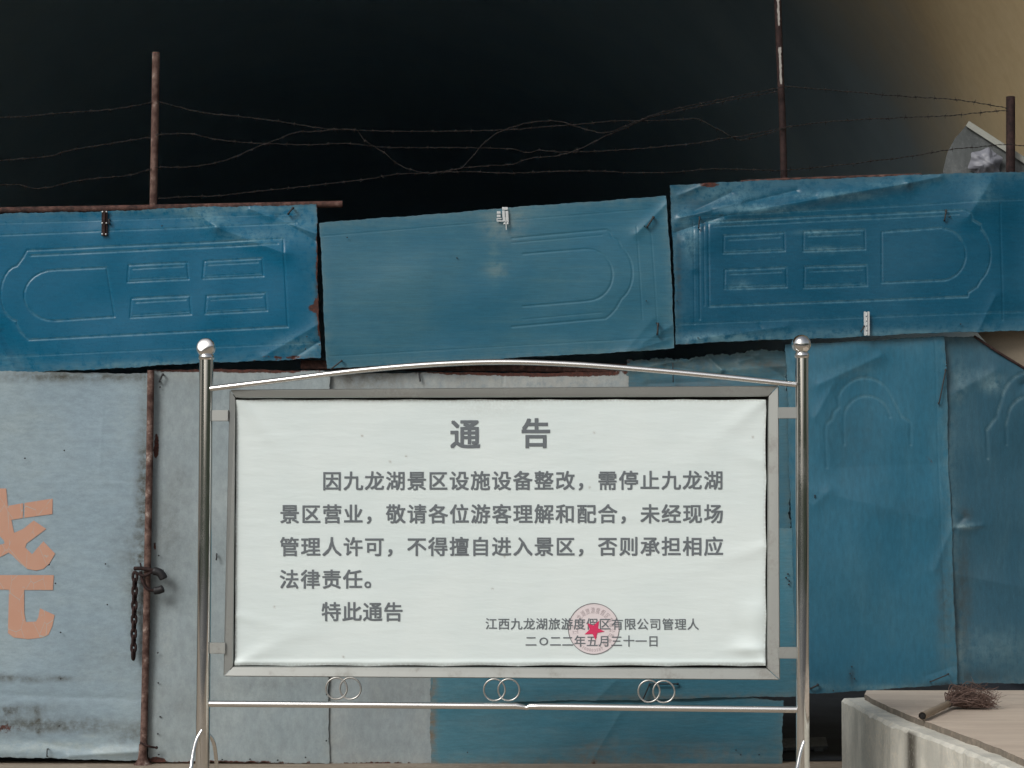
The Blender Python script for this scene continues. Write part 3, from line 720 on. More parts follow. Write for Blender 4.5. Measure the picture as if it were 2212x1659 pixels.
s8 = sheet([(2036, 728), (2360, 726), (2390, 1474), (2064, 1478)], 12.0, f8,
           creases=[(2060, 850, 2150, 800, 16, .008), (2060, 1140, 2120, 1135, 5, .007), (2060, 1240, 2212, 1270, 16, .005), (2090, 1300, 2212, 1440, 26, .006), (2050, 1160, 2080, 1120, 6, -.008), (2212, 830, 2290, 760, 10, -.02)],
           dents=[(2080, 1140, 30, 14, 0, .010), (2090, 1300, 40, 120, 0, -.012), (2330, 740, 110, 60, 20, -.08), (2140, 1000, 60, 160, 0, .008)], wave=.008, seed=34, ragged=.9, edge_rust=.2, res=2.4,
           fade_sheen=[(2075, 830, 12, 40, .4), (2110, 812, 46, 14, .33), (2150, 828, 20, 18, .25), (2085, 1136, 20, 6, 1.0), (2140, 835, 24, 14, .5), (2075, 1380, 12, 90, .4), (2150, 1400, 90, 40, .3)], grime_shade=[(2082, 1300, 16, 140, .8), (2110, 1460, 60, 14, .6), (2090, 1110, 14, 14, .9)], rust=[(2045, 790, 4, 30, .4)])
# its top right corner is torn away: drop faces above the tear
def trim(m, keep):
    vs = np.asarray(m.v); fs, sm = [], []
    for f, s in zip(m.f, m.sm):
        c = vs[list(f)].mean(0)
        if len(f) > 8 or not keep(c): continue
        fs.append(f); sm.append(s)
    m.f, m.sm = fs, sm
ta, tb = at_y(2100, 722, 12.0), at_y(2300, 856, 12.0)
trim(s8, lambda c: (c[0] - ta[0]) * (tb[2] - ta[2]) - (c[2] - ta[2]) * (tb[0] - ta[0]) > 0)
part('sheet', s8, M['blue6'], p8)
m = MB()
ed = [(2104, 726), (2150, 757), (2212, 795), (2300, 856)]
m.tube([at_y(u, v, 11.992) for u, v in ed], [3 * PXM] * 4, 6)
part('torn_edge', m, M['rustdark'], p8)
m = MB()
m.prism([at_y(u, v, 12.07) for u, v in ((2095, 700), (2330, 700), (2330, 880), (2210, 830))], [at_y(u, v, 12.1) for u, v in ((2095, 700), (2330, 700), (2330, 880), (2210, 830))])
solo('plywood_board', m, M['tanboard'], 'pale plywood scrap showing through the torn corner of the dark blue door', 'board')

# ------------------------------------------------------------------ rusty pipes, posts, beams
def pipe(name, pts, y, rpx, mat, label, cat, group=None, hollow=True):
    m = MB()
    W = np.array([at_y(u, v, y) for u, v in pts])
    m.tube(W, rpx * PXM, 16, cap=not hollow)
    if hollow:
        m.tube(W, rpx * PXM * .82, 16, cap=False)
        for e in (0, -1):
            pass
    return solo(name, m, mat, label, cat, group)
pipe('rusty_pipe', [(-60, 456), (300, 450), (740, 441)], 12.03, 7.6, M['rust'], 'rusty horizontal pipe along the top of the glossy blue door', 'pipe')
pipe('fence_post', [(337, 113), (335, 250), (331, 448)], 12.04, 8.2, M['rustpale'], 'short rusty post standing on the pipe above the glossy blue door', 'post', 'barbed wire posts')
rp = thing('fence_post', 'tall thin rusty post with flaking white paint rising out of the picture top', 'post', at_y(1690, 390, 12.08), 'barbed wire posts')
m = MB(); m.tube([at_y(1655, -900, 12.08), at_y(1679, -24, 12.08), at_y(1684, 120, 12.08), at_y(1690, 250, 12.08), at_y(1696, 480, 12.08)], 7.6 * PXM, 14)
part('tube', m, M['rustdark'], rp)
rng = np.random.RandomState(3)
for (v0, v1) in ((-10, 56), (102, 182)):
    m = MB()
    k = int((v1 - v0) / 5)
    L, Rr = [], []
    for i in range(k + 1):
        v = v0 + (v1 - v0) * i / k; u = 1679 + (v + 24) * 0.0365 + .8
        tp = min(1, (k - i) / 4 + .25)
        a, b = u - 1.6 * tp - rng.rand() * 2.2, u + 1.2 * tp + rng.rand() * 2.4
        L.append(at_y(a, v, 12.08 - 7.9 * PXM)); Rr.append(at_y(b, v, 12.08 - 7.9 * PXM))
    m.add(L + Rr, [(i, i + 1, i + 1 + k + 1, i + k + 1) for i in range(k)])
    part('peeling_paint', m, M['chip'], rp)
pipe('fence_post', [(2183, 209), (2183, 380)], 12.12, 10, M['rustdark'], 'stubby dark post at the far right with wires wound round its top', 'post', 'barbed wire posts', False)
pipe('rusty_pipe', [(1600, 393), (1700, 388), (1900, 381), (1990, 378)], 12.0, 4.0, M['rust'], 'thin reddish pipe just behind the top edge of the crumpled deep blue door', 'pipe')
gp = thing('gate_post', 'rusty vertical gate pipe with pale flakes between the two grey gate sheets', 'post', at_y(314, 1652, 11.965))
m = MB(); m.tube([at_y(326, 800, 11.965), at_y(323, 1000, 11.965), at_y(318, 1250, 11.965), at_y(313, 1500, 11.965), at_y(309, 1651, 11.965)], 7.6 * PXM, 16)
part('tube', m, M['rustpale'], gp)
m = MB(); m.lathe(at_y(308, 1652, 11.965), [(20 * PXM, 0), (14 * PXM, 6 * PXM), (10 * PXM, 14 * PXM), (8.4 * PXM, 30 * PXM), (7.8 * PXM, 44 * PXM)], 14)
part('socket', m, M['rustpale'], gp)
m = MB(); m.tube(cubic([at_y(303, 1604, 11.945), at_y(318, 1611, 11.935), at_y(330, 1614, 11.95), at_y(338, 1615, 11.96)], 5), 2.4 * PXM, 8); m.ball(at_y(338, 1615, 11.955), 3.6 * PXM, 8)
part('wire_tie', m, M['rustdark'], gp)
ch = thing('chain', 'dark rusty chain looped round the gate pipe and hanging with two black hose ends', 'chain', at_y(292, 1425, 11.94))
m = MB()
yc = 11.945
for i in range(12):
    v = 1246 + i * 15.3; c = at_y(291.5 - i * .3, v, yc)
    t = np.linspace(0, 2 * math.pi, 17)
    a_, b_ = (4.6, 10.5) if i % 2 == 0 else (1.8, 10.5)
    rx = np.stack([np.cos(t) * a_ * PXM, (np.cos(t) * (0 if i % 2 == 0 else 4.2) * PXM), np.sin(t) * b_ * PXM], -1)
    m.tube(c + rx, 3.0 * PXM, 6, cap=False)
part('links', m, M['rustdark'], ch)
m = MB()
m.tube(cubic([at_y(290, 1228, 11.945), at_y(305, 1228, 11.935), at_y(320, 1230, 11.93), at_y(335, 1234, 11.935)], 5), 4.2 * PXM, 8)
m.tube(cubic([at_y(304, 1234, 11.945), at_y(308, 1256, 11.935), at_y(318, 1272, 11.93), at_y(336, 1276, 11.935)], 5), 3.4 * PXM, 8)
m.tube(cubic([at_y(296, 1238, 11.94), at_y(312, 1244, 11.925), at_y(328, 1236, 11.925)], 5), 3.0 * PXM, 8)
m.tube([at_y(303, 1216, 11.94), at_y(307, 1232, 11.935)], 1.8 * PXM, 6)
part('loop', m, M['rustdark'], ch)
for pts, r in ((((330, 1233), (343, 1236), (350, 1243), (354, 1251)), 9.0), (((332, 1276), (343, 1275), (353, 1271)), 8.6)):
    m = MB(); W = cubic([at_y(u, v, 11.935) for u, v in pts], 4)
    rr = np.full(len(W), r * PXM); rr[0] *= .7; rr[-1] *= .8
    m.tube(W, rr, 10)
    part('hose_end', m, M['black'], ch)
bmr = thing('steel_beam', 'brown rusty beam showing under the faded teal door and above the cream sheet', 'beam', at_y(1000, 806, 12.08))
m = MB(); a, b = at_y(650, 788, 12.08), at_y(1357, 796, 12.08); ax0 = (b - a) / np.linalg.norm(b - a)
m.box((a + b) / 2, np.linalg.norm(b - a), .06, 19 * PXM, np.array([ax0, [0, 1, 0], np.cross(ax0, [0, 1, 0])]), .004)
part('bar', m, M['rust'], bmr)
m = MB(); m.add([at_y(649.5, v, y) for v, y in ((779, 12.052), (796, 12.052), (796, 12.108), (779, 12.108))], [(0, 1, 2, 3)])  # dark face painted on as the shade of a hollow end
part('end_shade', m, M['hole'], bmr)

# ------------------------------------------------------------------ barbed wire
def barbed(pts, label, y=12.03, y2=None, seed=0):
    m = MB(); rg = np.random.RandomState(seed)
    c = cubic(pts, 7)
    k = len(c)
    yy = np.linspace(y, y if y2 is None else y2, k) + .012 * np.sin(np.arange(k) * .7 + seed)
    W = np.array([at_y(u, v + .7 * math.sin(u * .21 + seed), yv) for (u, v), yv in zip(c, yy)])
    s = np.concatenate([[0], np.cumsum(np.linalg.norm(np.diff(W, axis=0), axis=1))])
    n_ = int(s[-1] / .012)
    ss = np.linspace(0, s[-1], n_)
    D = np.stack([np.interp(ss, s, W[:, i]) for i in range(3)], -1)
    ph = ss * 2 * math.pi / .055
    for sg in (0, math.pi):                       # two twisted strands
        m.tube(D + .0016 * np.stack([0 * ph, np.cos(ph + sg), np.sin(ph + sg)], -1), .0017, 4, cap=False)
    t = .03
    while t < s[-1]:
        p = np.array([np.interp(t, s, W[:, i]) for i in range(3)])
        for e in (-1, 1):
            d = np.array([rg.uniform(-.5, .5), rg.uniform(-.6, .6), e * rg.uniform(.6, 1)]); d /= np.linalg.norm(d)
            m.tube([p - d * .004, p + d * .017], [.0016, .0007], 4)
            d2 = np.array([e * .7, rg.uniform(-.6, .6), rg.uniform(-.7, .7)]); d2 /= np.linalg.norm(d2)
            m.tube([p, p + d2 * .014], [.0016, .0007], 4)
        m.tube([p - np.array([.005, 0, 0]), p + np.array([.005, 0, 0])], .0038, 6)
        t += rg.uniform(.085, .125)
    solo('barbed_wire', m, M['wire'], label, 'barbed wire', 'barbed wire strands')
barbed([(-30, 254), (50, 252), (100, 247), (160, 242), (200, 240), (250, 235), (300, 227), (329, 221)], 'highest rusty barbed wire strand left of the short post', seed=1)
barbed([(-30, 350), (0, 347), (60, 342), (110, 337), (150, 325), (190, 318), (240, 310), (290, 302), (329, 296)], 'middle rusty barbed wire strand left of the short post', seed=2)
barbed([(-30, 401), (40, 399), (70, 407), (110, 404), (150, 394), (200, 386), (270, 380), (300, 373), (327, 365)], 'lowest rusty barbed wire strand left of the short post, dipping near its left end', seed=3)
barbed([(338, 218), (400, 235), (450, 245), (520, 252), (600, 262), (680, 275), (720, 279), (790, 282), (880, 284), (1000, 283), (1106, 280), (1166, 275), (1256, 268), (1331, 261), (1381, 261), (1456, 259), (1506, 257), (1536, 272), (1566, 287), (1596, 302), (1636, 295), (1694, 278)], 'top barbed wire strand leaving the short post and dipping near the tall post', seed=4, y2=12.06)
barbed([(336, 291), (410, 289), (460, 300), (530, 308), (600, 311), (670, 313), (750, 310), (830, 318), (900, 319), (1000, 319), (1106, 322), (1136, 330), (1166, 325), (1206, 328), (1256, 328), (1306, 326), (1406, 319), (1506, 309), (1556, 300), (1606, 293), (1695, 276)], 'nearly straight barbed wire strand across the middle between the two posts', seed=5, y2=12.05)
barbed([(335, 361), (400, 361), (450, 355), (500, 342), (550, 320), (590, 305), (640, 286), (680, 284), (740, 279), (770, 282), (790, 305), (830, 330), (860, 355), (900, 370), (940, 374), (990, 365), (1010, 350), (1040, 315), (1070, 290), (1106, 275), (1150, 264), (1206, 262), (1250, 275), (1306, 287), (1356, 270), (1406, 250), (1456, 236), (1531, 220), (1606, 205), (1690, 188)], 'loose wavy barbed wire strand plunging and rising again between the two posts', seed=6, y=12.02)
barbed([(333, 430), (400, 425), (470, 423), (540, 415), (610, 408), (700, 398), (800, 386), (860, 376), (930, 374), (1000, 363), (1060, 358), (1106, 355), (1146, 342), (1206, 336), (1256, 320), (1306, 295), (1356, 275), (1400, 255), (1500, 232), (1600, 212), (1690, 196)], 'barbed wire strand climbing from the foot of the short post to the tall post', seed=7)
barbed([(935, 373), (1010, 371), (1106, 374), (1206, 370), (1306, 370), (1356, 373), (1456, 372), (1531, 365), (1606, 366), (1694, 369)], 'lowest barbed wire strand running level to the tall post just above the doors', seed=8)
barbed([(1692, 186), (1800, 195), (1950, 208), (2050, 214), (2110, 222), (2178, 234)], 'upper of the barbed wires sagging from the tall post to the stubby dark post', y=12.06, y2=12.1, seed=9)
barbed([(1695, 275), (1800, 262), (1950, 254), (2050, 250), (2110, 244), (2178, 238)], 'barbed wire rising from mid tall post to the stubby dark post', y=12.06, y2=12.1, seed=10)
barbed([(1696, 368), (1800, 358), (1950, 340), (2060, 322), (2110, 318), (2176, 312), (2230, 318)], 'low barbed wire passing in front of the slanted pale board edge', y=12.06, y2=12.04, seed=11)

# ------------------------------------------------------------------ debris behind the right door
bb = thing('broken_board', 'slanted grey board with a pale top edge jutting up behind the right door', 'board', at_y(2140, 372, 12.2))
fq = [(2088, 270), (2230, 362), (2240, 400), (2030, 400), (2046, 330), (2062, 300)]
m = MB(); m.prism([at_y(u, v, 12.2) for u, v in fq], [at_y(u, v, 12.24) for u, v in fq])
part('face', m, M['board'], bb)
eq = [(2093, 261), (2240, 356), (2234, 367), (2086, 272)]
m = MB(); m.prism([at_y(u, v, 12.18) for u, v in eq], [at_y(u, v, 12.26) for u, v in eq])
part('edge_strip', m, M['pale'], bb)
m = MB()
rg = np.random.RandomState(4)
nu, nv = 26, 22
G = []
for j in range(nv):
    for i in range(nu):
        a = i / (nu - 1) * 2 - 1; b = j / (nv - 1) * 2 - 1
        rr = 1 - .18 * abs(math.sin(3 * math.atan2(b, a) + 1)) 
        k = max(abs(a), abs(b)); L = math.hypot(a, b) + 1e-6
        sx, sz = a * k / L * rr, b * k / L * rr
        h = .05 * (1 - min(1, k) ** 2) + .010 * math.sin(a * 4.3 + b * 2.1) * math.cos(b * 3.7 - a * 2) + .005 * abs(math.sin(a * 6 - b * 7 + 1)) + rg.uniform(-.0012, .0012)
        G.append(at_y(2128 + sx * 40, 352 + sz * 34, 12.17) - np.array([0, h, 0]))
m.add(G, [(j * nu + i, (j + 1) * nu + i, (j + 1) * nu + i + 1, j * nu + i + 1) for j in range(nv - 1) for i in range(nu - 1)], True)
solo('plastic_bag', m, M['plastic'], 'crumpled pale plastic bag caught on the grey board behind the right door', 'bag')

# ------------------------------------------------------------------ notice board
nb = thing('notice_board', 'stainless steel notice board on two ball topped posts with a white closing notice', 'notice board', at_b(1083, 1775) * np.array([1, 1, 0]))
PB = 10.0 / F
def gnd(p): return np.array([p[0], p[1], 0.0])
for top, bot, wpx, ballc, tilt in (((446, 768), (438, 1600), 15.6, (445, 751), 1), ((1732, 764), (1734, 1600), 14.2, (1731, 744), 0)):
    m = MB()
    a, b = at_b(*top), at_b(*bot)
    d = (b - a); b2 = a + d * (a[2] / (a[2] - b[2]))
    m.tube([a, a + (b2 - a) * .25, a + (b2 - a) * .5, a + (b2 - a) * .75, b2], wpx * PB, 28)
    po = part('post', m, M['steel'], nb)
    m = MB(); bc = at_b(*ballc); r = 21.0 * PB
    m.ball(bc, r, 40)
    vv = np.asarray(m.v)
    if tilt:                                     # the left ball is dented and split
        q = vv - bc; dd = np.array([-.15, -.9, .35]); dd /= np.linalg.norm(dd)
        k = np.clip((q @ dd) / r - .55, 0, 1)
        vv = vv - dd * (k * r * .7)[:, None]
        dd = np.array([.25, -.85, -.3]); dd /= np.linalg.norm(dd); q = vv - bc
        k = np.clip((q @ dd) / r - .72, 0, 1); vv = vv - dd * (k * r * .8)[:, None]
    m.v = [tuple(p) for p in vv]
    fin = part('ball_finial', m, M['bright'] if tilt else M['steel'], po, 'dented steel ball' if tilt else None)
    m = MB(); m.lathe(a, [(wpx * PB * 1.02, -.02), (wpx * PB * 1.12, -.012), (wpx * PB * 1.12, .0), (wpx * PB * .8, .008)], 24, (0, 0, 1))
    part('collar', m, M['steel'], fin)
    # curved stays
    sgn = -1 if tilt else -1
    stays = [[(436, 1578, .03), (424, 1600, .05), (416, 1635, .09), (411, 1680, .13), (408, 1760, .17)], [(446, 1582, -.03), (460, 1600, -.05), (466, 1630, -.09), (469, 1680, -.13), (471, 1760, -.17)]] if tilt else \
            [[(1737, 1602, .032), (1730, 1622, .05), (1724, 1650, .08), (1718, 1690, .12), (1712, 1790, .17)], [(1740, 1606, -.03), (1744, 1640, -.08), (1748, 1700, -.14), (1750, 1790, -.2)]]
    for st in stays:
        m = MB()
        W = [at_b(u, v, nn) for u, v, nn in st]
        W.append(gnd(W[-1] + (W[-1] - W[-2]) * .15))
        m.tube(cubic(W, 6), 4.3 * PB, 10)
        part('stay', m, M['bright'], po)
# rails
ar = cubic([(452, 840), (600, 822), (760, 802), (920, 788), (1080, 782), (1240, 787), (1400, 799), (1560, 814), (1720, 831)], 8)
m = MB(); m.tube([at_b(u, v, .012) for u, v in ar], 6.2 * PB, 14)
part('arched_rail', m, M['bright'], nb)
br_ = [(446, 1520), (700, 1522), (1000, 1524.5), (1115, 1525), (1130, 1527), (1137, 1529), (1144, 1526), (1165, 1526), (1400, 1529), (1724, 1533)]
m = MB(); rr = np.full(len(br_), 7.0 * PB); rr[5] = 4.8 * PB; rr[4] = 5.8 * PB; rr[6] = 6.4 * PB
m.tube([at_b(u, v) for u, v in br_], rr, 16)
part('lower_rail', m, M['bright'], nb, 'lower rail with a crushed dent near its middle')
# rings
for (u, v) in ((727, 1487), (757, 1487), (1068, 1490), (1099, 1490), (1402, 1493), (1434, 1494)):
    m = MB(); t = np.linspace(0, 2 * math.pi, 41); c = at_b(u, v)
    m.tube(c + (np.cos(t)[:, None] * BX + np.sin(t)[:, None] * np.array([0, 0, 1.0])) * 23 * PB, 2.0 * PB, 8, cap=False)
    part('ring', m, M['dull'], nb)
# brackets
for (u0, u1, v) in ((452, 494, 898), (444, 488, 1400), (1680, 1722, 892), (1680, 1724, 1410)):
    m = MB(); a, b = at_b(u0, v), at_b(u1, v)
    m.box((a + b) / 2, np.linalg.norm(b - a), .025, 24 * PB, np.array([BX, -BN, [0, 0, 1]]), .002)
    part('bracket', m, M['steelb'], nb)
# frame bars, mitred
O = [(496, 842), (1682, 833), (1685, 1469), (483, 1461)]
I = [(509, 860), (1659, 857), (1656, 1443), (504, 1439)]
def lerp(a, b, t): return (a[0] + (b[0] - a[0]) * t, a[1] + (b[1] - a[1]) * t)
for k in range(4):
    o0, o1, i0, i1 = O[k], O[(k + 1) % 4], I[k], I[(k + 1) % 4]
    m = MB()
    e = .004
    o0, o1 = lerp(o0, o1, .0011), lerp(o1, o0, .0011); i0, i1 = lerp(i0, i1, .0011), lerp(i1, i0, .0011)
    prof = [(0, -.045), (0, -.005), (.07, 0), (.90, -.0055), (1.0, -.013), (1.0, -.045)]
    A0 = [at_b(*lerp(o0, i0, t), nn) for t, nn in prof]; A1 = [at_b(*lerp(o1, i1, t), nn) for t, nn in prof]
    q = len(prof)
    m.add(A0 + A1, [(j, j + 1, q + j + 1, q + j) for j in range(q - 1)] + [tuple(range(q))[::-1], tuple(range(q, 2 * q))])
    part('frame_bar', m, M['steelb'], nb)
# banner
def bn(U, V):
    U = np.asarray(U, float); V = np.asarray(V, float)
    dl, dr, dt, db = U - 507, 1657 - U, V - 859, 1441 - V
    h = .0022 * np.sin(U / 310 + V / 420 + .6) + .0014 * np.sin(U / 140 - V / 230 + 2)
    # diagonal pull folds from the corners
    for (cu, cv, su, sv, wd, amp) in ((507, 859, 1, 1.1, 10, .010), (507, 859, 1, 2.6, 16, .006), (1657, 859, -1, .8, 12, .007), (1657, 1441, -1, -.9, 14, .009), (507, 1441, 1, -.55, 11, .009), (1657, 1441, -1, -2.4, 11, .008), (507, 1330, 1, .25, 9, .004), (1657, 1180, -1, .3, 12, .005), (1657, 1000, -1, -.35, 14, .004)):
        L = math.hypot(su, sv); su, sv = su / L, sv / L
        al = (U - cu) * su + (V - cv) * sv; pe = -(U - cu) * sv + (V - cv) * su
        h = h + amp * np.exp(-(pe / (wd + al * .09)) ** 2) * np.exp(-al / 130) * (al > 0)
    h = h + .011 * np.exp(-((U - 1640) / 30) ** 2 - ((V - 1325) / 34) ** 2) + .009 * np.exp(-((U - 1622) / 45) ** 2 - ((V - 1402) / 11) ** 2) - .006 * np.exp(-((U - 1600) / 30) ** 2 - ((V - 1365) / 20) ** 2)
    h = h - .004 * np.exp(-db / 7) * (.6 + .5 * np.sin(U / 23)) - .003 * np.exp(-dt / 6) * (.5 + .5 * np.sin(U / 19 + 1)) + .005 * np.exp(-((db - 9) / 5) ** 2)
    return -.025 + h
nx, ny = 420, 220
uu, vv = np.linspace(507.5, 1655.5, nx), np.linspace(862.0, 1440.0, ny)
UU, VV = np.meshgrid(uu, vv)
VV2 = VV + np.exp(-(VV - 862) / 8) * 1.6 * np.abs(np.sin(UU / 47)) - np.exp(-(1440 - VV) / 8) * 2.2 * np.abs(np.sin(UU / 52 + .5))
UU2 = UU + np.exp(-(UU - 507) / 8) * 1.0 * np.abs(np.sin(VV / 40)) - np.exp(-(1656 - UU) / 8) * 2.2 * np.abs(np.sin(VV / 47))
# keep the left edge along the slanting frame
UU2 = UU2 - 4.0 * (VV - 862) / 578 * np.clip((700 - UU) / 190, 0, 1)
base = at_b(UU2, VV2)
Wb = base + BN * bn(UU, VV)[..., None]
m = MB()
m.add(Wb.reshape(-1, 3), [(j * nx + i, (j + 1) * nx + i, (j + 1) * nx + i + 1, j * nx + i + 1) for j in range(ny - 1) for i in range(nx - 1)], True)
ds = np.minimum(np.minimum(UU - 507, 1656 - UU), np.minimum(VV - 862, 1440 - VV))
spots = np.zeros_like(UU)
for (a, b) in ((780, 941), (876, 986), (841, 997), (1062, 1272), (1627, 944), (1283, 934), (1273, 1053), (1089, 1203), (592, 1312), (1553, 1440), (740, 1420)):
    spots += np.exp(-((UU - a) / 2.2) ** 2 - ((VV - b) / 2.2) ** 2)
m.attr['grime_shade'] = np.clip(.5 * np.exp(-ds / 4) + spots + .12 * np.exp(-((UU - 1050) / 90) ** 2 - ((VV - 880) / 22) ** 2), 0, 1).reshape(-1)
bnr = part('banner', m, M['vinyl'], nb)
# dark backing behind the vinyl
m = MB(); bq = [(500, 852), (1668, 848), (1668, 1450), (497, 1447)]
m.prism([at_b(u, v, -.046) for u, v in bq], [at_b(u, v, -.054) for u, v in bq])
part('backing', m, M['hole'], nb)

_cache = {}
def glyph(ch, off):
    key = (ch, off)
    if key not in _cache:
        c = bpy.data.curves.new('t', 'FONT'); c.body = ch; c.size = 1; c.offset = off; c.resolution_u = 3
        o = bpy.data.objects.new('t', c); C.objects.link(o)
        dg = bpy.context.evaluated_depsgraph_get(); dg.update()
        me = bpy.data.meshes.new_from_object(o.evaluated_get(dg))
        _cache[key] = (np.array([v.co[:2] for v in me.vertices]).reshape(-1, 2), [tuple(p.vertices) for p in me.polygons])
        bpy.data.objects.remove(o); bpy.data.curves.remove(c); bpy.data.meshes.remove(me)
    return _cache[key]
def put(m, ch, u, v, size, off=.02, ang=0.0, sx=1.0, lift=.0021, box=None, bold=0.0):
    """one character whose em box centre sits at picture point u, v on the banner; size: em in picture units"""
    P, Fc = glyph(ch, off)
    if not len(P): return
    if bold:
        for j, (a, b) in enumerate(((1, 1), (-1, 1), (1, -1), (-1, -1))):
            put(m, ch, u + a * bold * size, v + b * bold * size, size, off, ang, sx, lift + .00012 * j, box)
        return
    q = P - np.array([.5, .36] if box is None else box)
    q = q * np.array([sx, 1]) * size
    ca, sa = math.cos(ang), math.sin(ang)
    U = u + q[:, 0] * ca + q[:, 1] * sa; V = v + q[:, 0] * sa - q[:, 1] * ca
    m.add(at_b(U, V) + BN * (bn(U, V) + lift)[:, None], Fc)
def line(txt, u0, u1, v0, v1, size, off):
    """u0, u1: centres of the first and last character"""
    m = MB(); k = len(txt)
    for i, ch in enumerate(txt):
        t = i / (k - 1)
        u, v = u0 + (u1 - u0) * t, v0 + (v1 - v0) * t
        if ch == ' ': continue
        if ch == 'O': put(m, 'O', u, v, size * .92, 0, box=(.37, .35), sx=1.05, bold=off)
        else: put(m, ch, u, v, size, 0, bold=off)
    part('lettering', m, M['letter'], bnr)
B_ = .017
line('通告', 1003.5, 1156.5, 938.5, 936.5, 67, .022)
line('因九龙湖景区设施设备整改，需停止九龙湖', 715, 1541, 1039.5, 1038, 43.5, B_)
line('景区营业，敬请各位游客理解和配合，未经现场', 623.5, 1541.5, 1111, 1110.5, 43.5, B_)
line('管理人许可，不得擅自进入景区，否则承担相应', 623, 1541.5, 1182, 1181, 43.5, B_)
line('法律责任。', 622.5, 806, 1252.5, 1252, 43.5, B_)
line('特此通告', 713.5, 848, 1322.5, 1323, 43.5, B_)
line('江西九龙湖旅游度假区有限公司管理人', 1060, 1497, 1348.5, 1349.5, 26.5, .010)
line('二O二二年五月三十一日', 1146, 1411, 1386, 1386, 26, .010)
# seal
m = MB(); t = np.linspace(0, 2 * math.pi, 73)[:-1]
sc_, sv_ = 1281.9, 1359.1
def disc(r0, r1, lift):
    U = np.concatenate([sc_ + r0 * np.cos(t), sc_ + r1 * np.cos(t)]); V = np.concatenate([sv_ + r0 * np.sin(t), sv_ + r1 * np.sin(t)])
    return at_b(U, V) + BN * (bn(U, V) + lift)[:, None]
k = len(t)
m.add(disc(54.2, 55.6, .0025), [(i, (i + 1) % k, (i + 1) % k + k, i + k) for i in range(k)])
seal = part('seal', m, M['ring'], bnr, 'round company seal')
m = MB()
for r0, r1 in ((.01, 14), (14, 27), (27, 40), (40, 54)):
    m.add(disc(r0, r1, .0007), [(i, (i + 1) % k, (i + 1) % k + k, i + k) for i in range(k)])
part('seal_tint', m, M['sealpink'], seal)
m = MB()
for i, chh in enumerate('江西九龙湖旅游度假区有限公司管理人'):
    a = R(-100 + 16.2 * i)
    put(m, chh, sc_ + 40 * math.sin(a), sv_ - 40 * math.cos(a), 14.5, 0, a, .62, .0016)
for i, chh in enumerate('3700003587'):
    a = R(180 + 36 - 6.6 * i)
    put(m, chh, sc_ + 46 * math.sin(a), sv_ - 46 * math.cos(a), 8.5, 0, a + math.pi, 1.0, .0016, (.3, .36))
part('seal_lettering', m, M['sealgrey'], seal)
m = MB()
sp = [(975, 620), (950, 820), (1125, 910), (930, 945), (885, 1140), (800, 975), (590, 985), (725, 850), (665, 690), (830, 745)]
U = np.array([1214.4 + 850 * .081] + [1214.4 + a * .081 for a, b in sp]); V = np.array([1291.2 + 865 * .081] + [1291.2 + b * .081 for a, b in sp])
m.add(at_b(U, V) + BN * (bn(U, V) + .0030)[:, None], [(0, 1 + i, 1 + (i + 1) % 10) for i in range(10)])
part('star', m, M['star'], seal)

# ------------------------------------------------------------------ concrete platform, right
ZK = float(at_y(1840, 1507, 11.85)[2])
ZS = ZK + .028
cs = lambda x, y: (1689.6 + x * .2361, 1440 + y * .2361)
fr = [cs(*p) for p in ((545, 290), (660, 350), (800, 430), (930, 490), (1060, 545), (1280, 620), (1500, 700), (1680, 770), (1850, 840), (2030, 920), (2250, 1010), (2500, 1115))]
bk = [cs(*p) for p in ((745, 282), (870, 352), (1040, 425), (1200, 490), (1340, 543), (1530, 610), (1740, 690), (1940, 765), (2130, 845), (2300, 920), (2500, 1005), (2700, 1090))]
rsm = lambda p, n: np.stack([np.interp(np.linspace(0, 1, n), np.linspace(0, 1, len(p)), np.asarray(p)[:, i]) for i in (0, 1)], -1)
N_ = 90
fr, bk = rsm(cubic(fr, 6), N_), rsm(cubic(bk, 6), N_)
Ft, Bt = at_z(fr[:, 0], fr[:, 1], ZK), at_z(bk[:, 0], bk[:, 1], ZK)
rg = np.random.RandomState(9)
jit = np.convolve(rg.randn(N_ + 8), np.ones(3) / 3, 'same')[4:-4] * .005
dirn = (Bt - Ft); dirn /= np.linalg.norm(dirn, axis=1)[:, None]
chip = np.abs(np.convolve(rg.randn(N_ + 8), np.ones(2) / 2, 'same')[4:-4]) * .008
F1 = Ft + dirn * (.012 + chip)[:, None]
Fe = Ft - np.array([0, 0, 1]) * (.012 + chip)[:, None] + dirn * jit[:, None]
lv = [F1, Fe] + [Fe * np.array([1, 1, 0]) + np.array([0, 0, zz]) for zz in (ZK * .8, ZK * .6, ZK * .4, ZK * .2, -.02)]
G = np.concatenate([Bt, (Bt + F1) / 2 + np.stack([0 * jit, 0 * jit, jit * .5], -1)] + lv)
rows = 2 + len(lv)
m = MB()
m.add(G, [(j * N_ + i, j * N_ + i + 1, (j + 1) * N_ + i + 1, (j + 1) * N_ + i) for j in range(rows - 1) for i in range(N_ - 1)], False)
Bd = Bt * np.array([1, 1, 0]) + np.array([0, 0, -.02])
m.add(np.concatenate([Bt, Bd]), [(i, i + N_, i + N_ + 1, i + 1) for i in range(N_ - 1)])
m.add([G[j * N_] for j in range(rows)] + [Bd[0]], [tuple(range(rows + 1))])
m.add([G[j * N_ + N_ - 1] for j in range(rows)] + [Bd[-1]], [tuple(range(rows, -1, -1))])
pr = np.zeros(rows * N_)
st = np.argmin(np.abs(fr[:, 0] - cs(1170, 0)[0]))
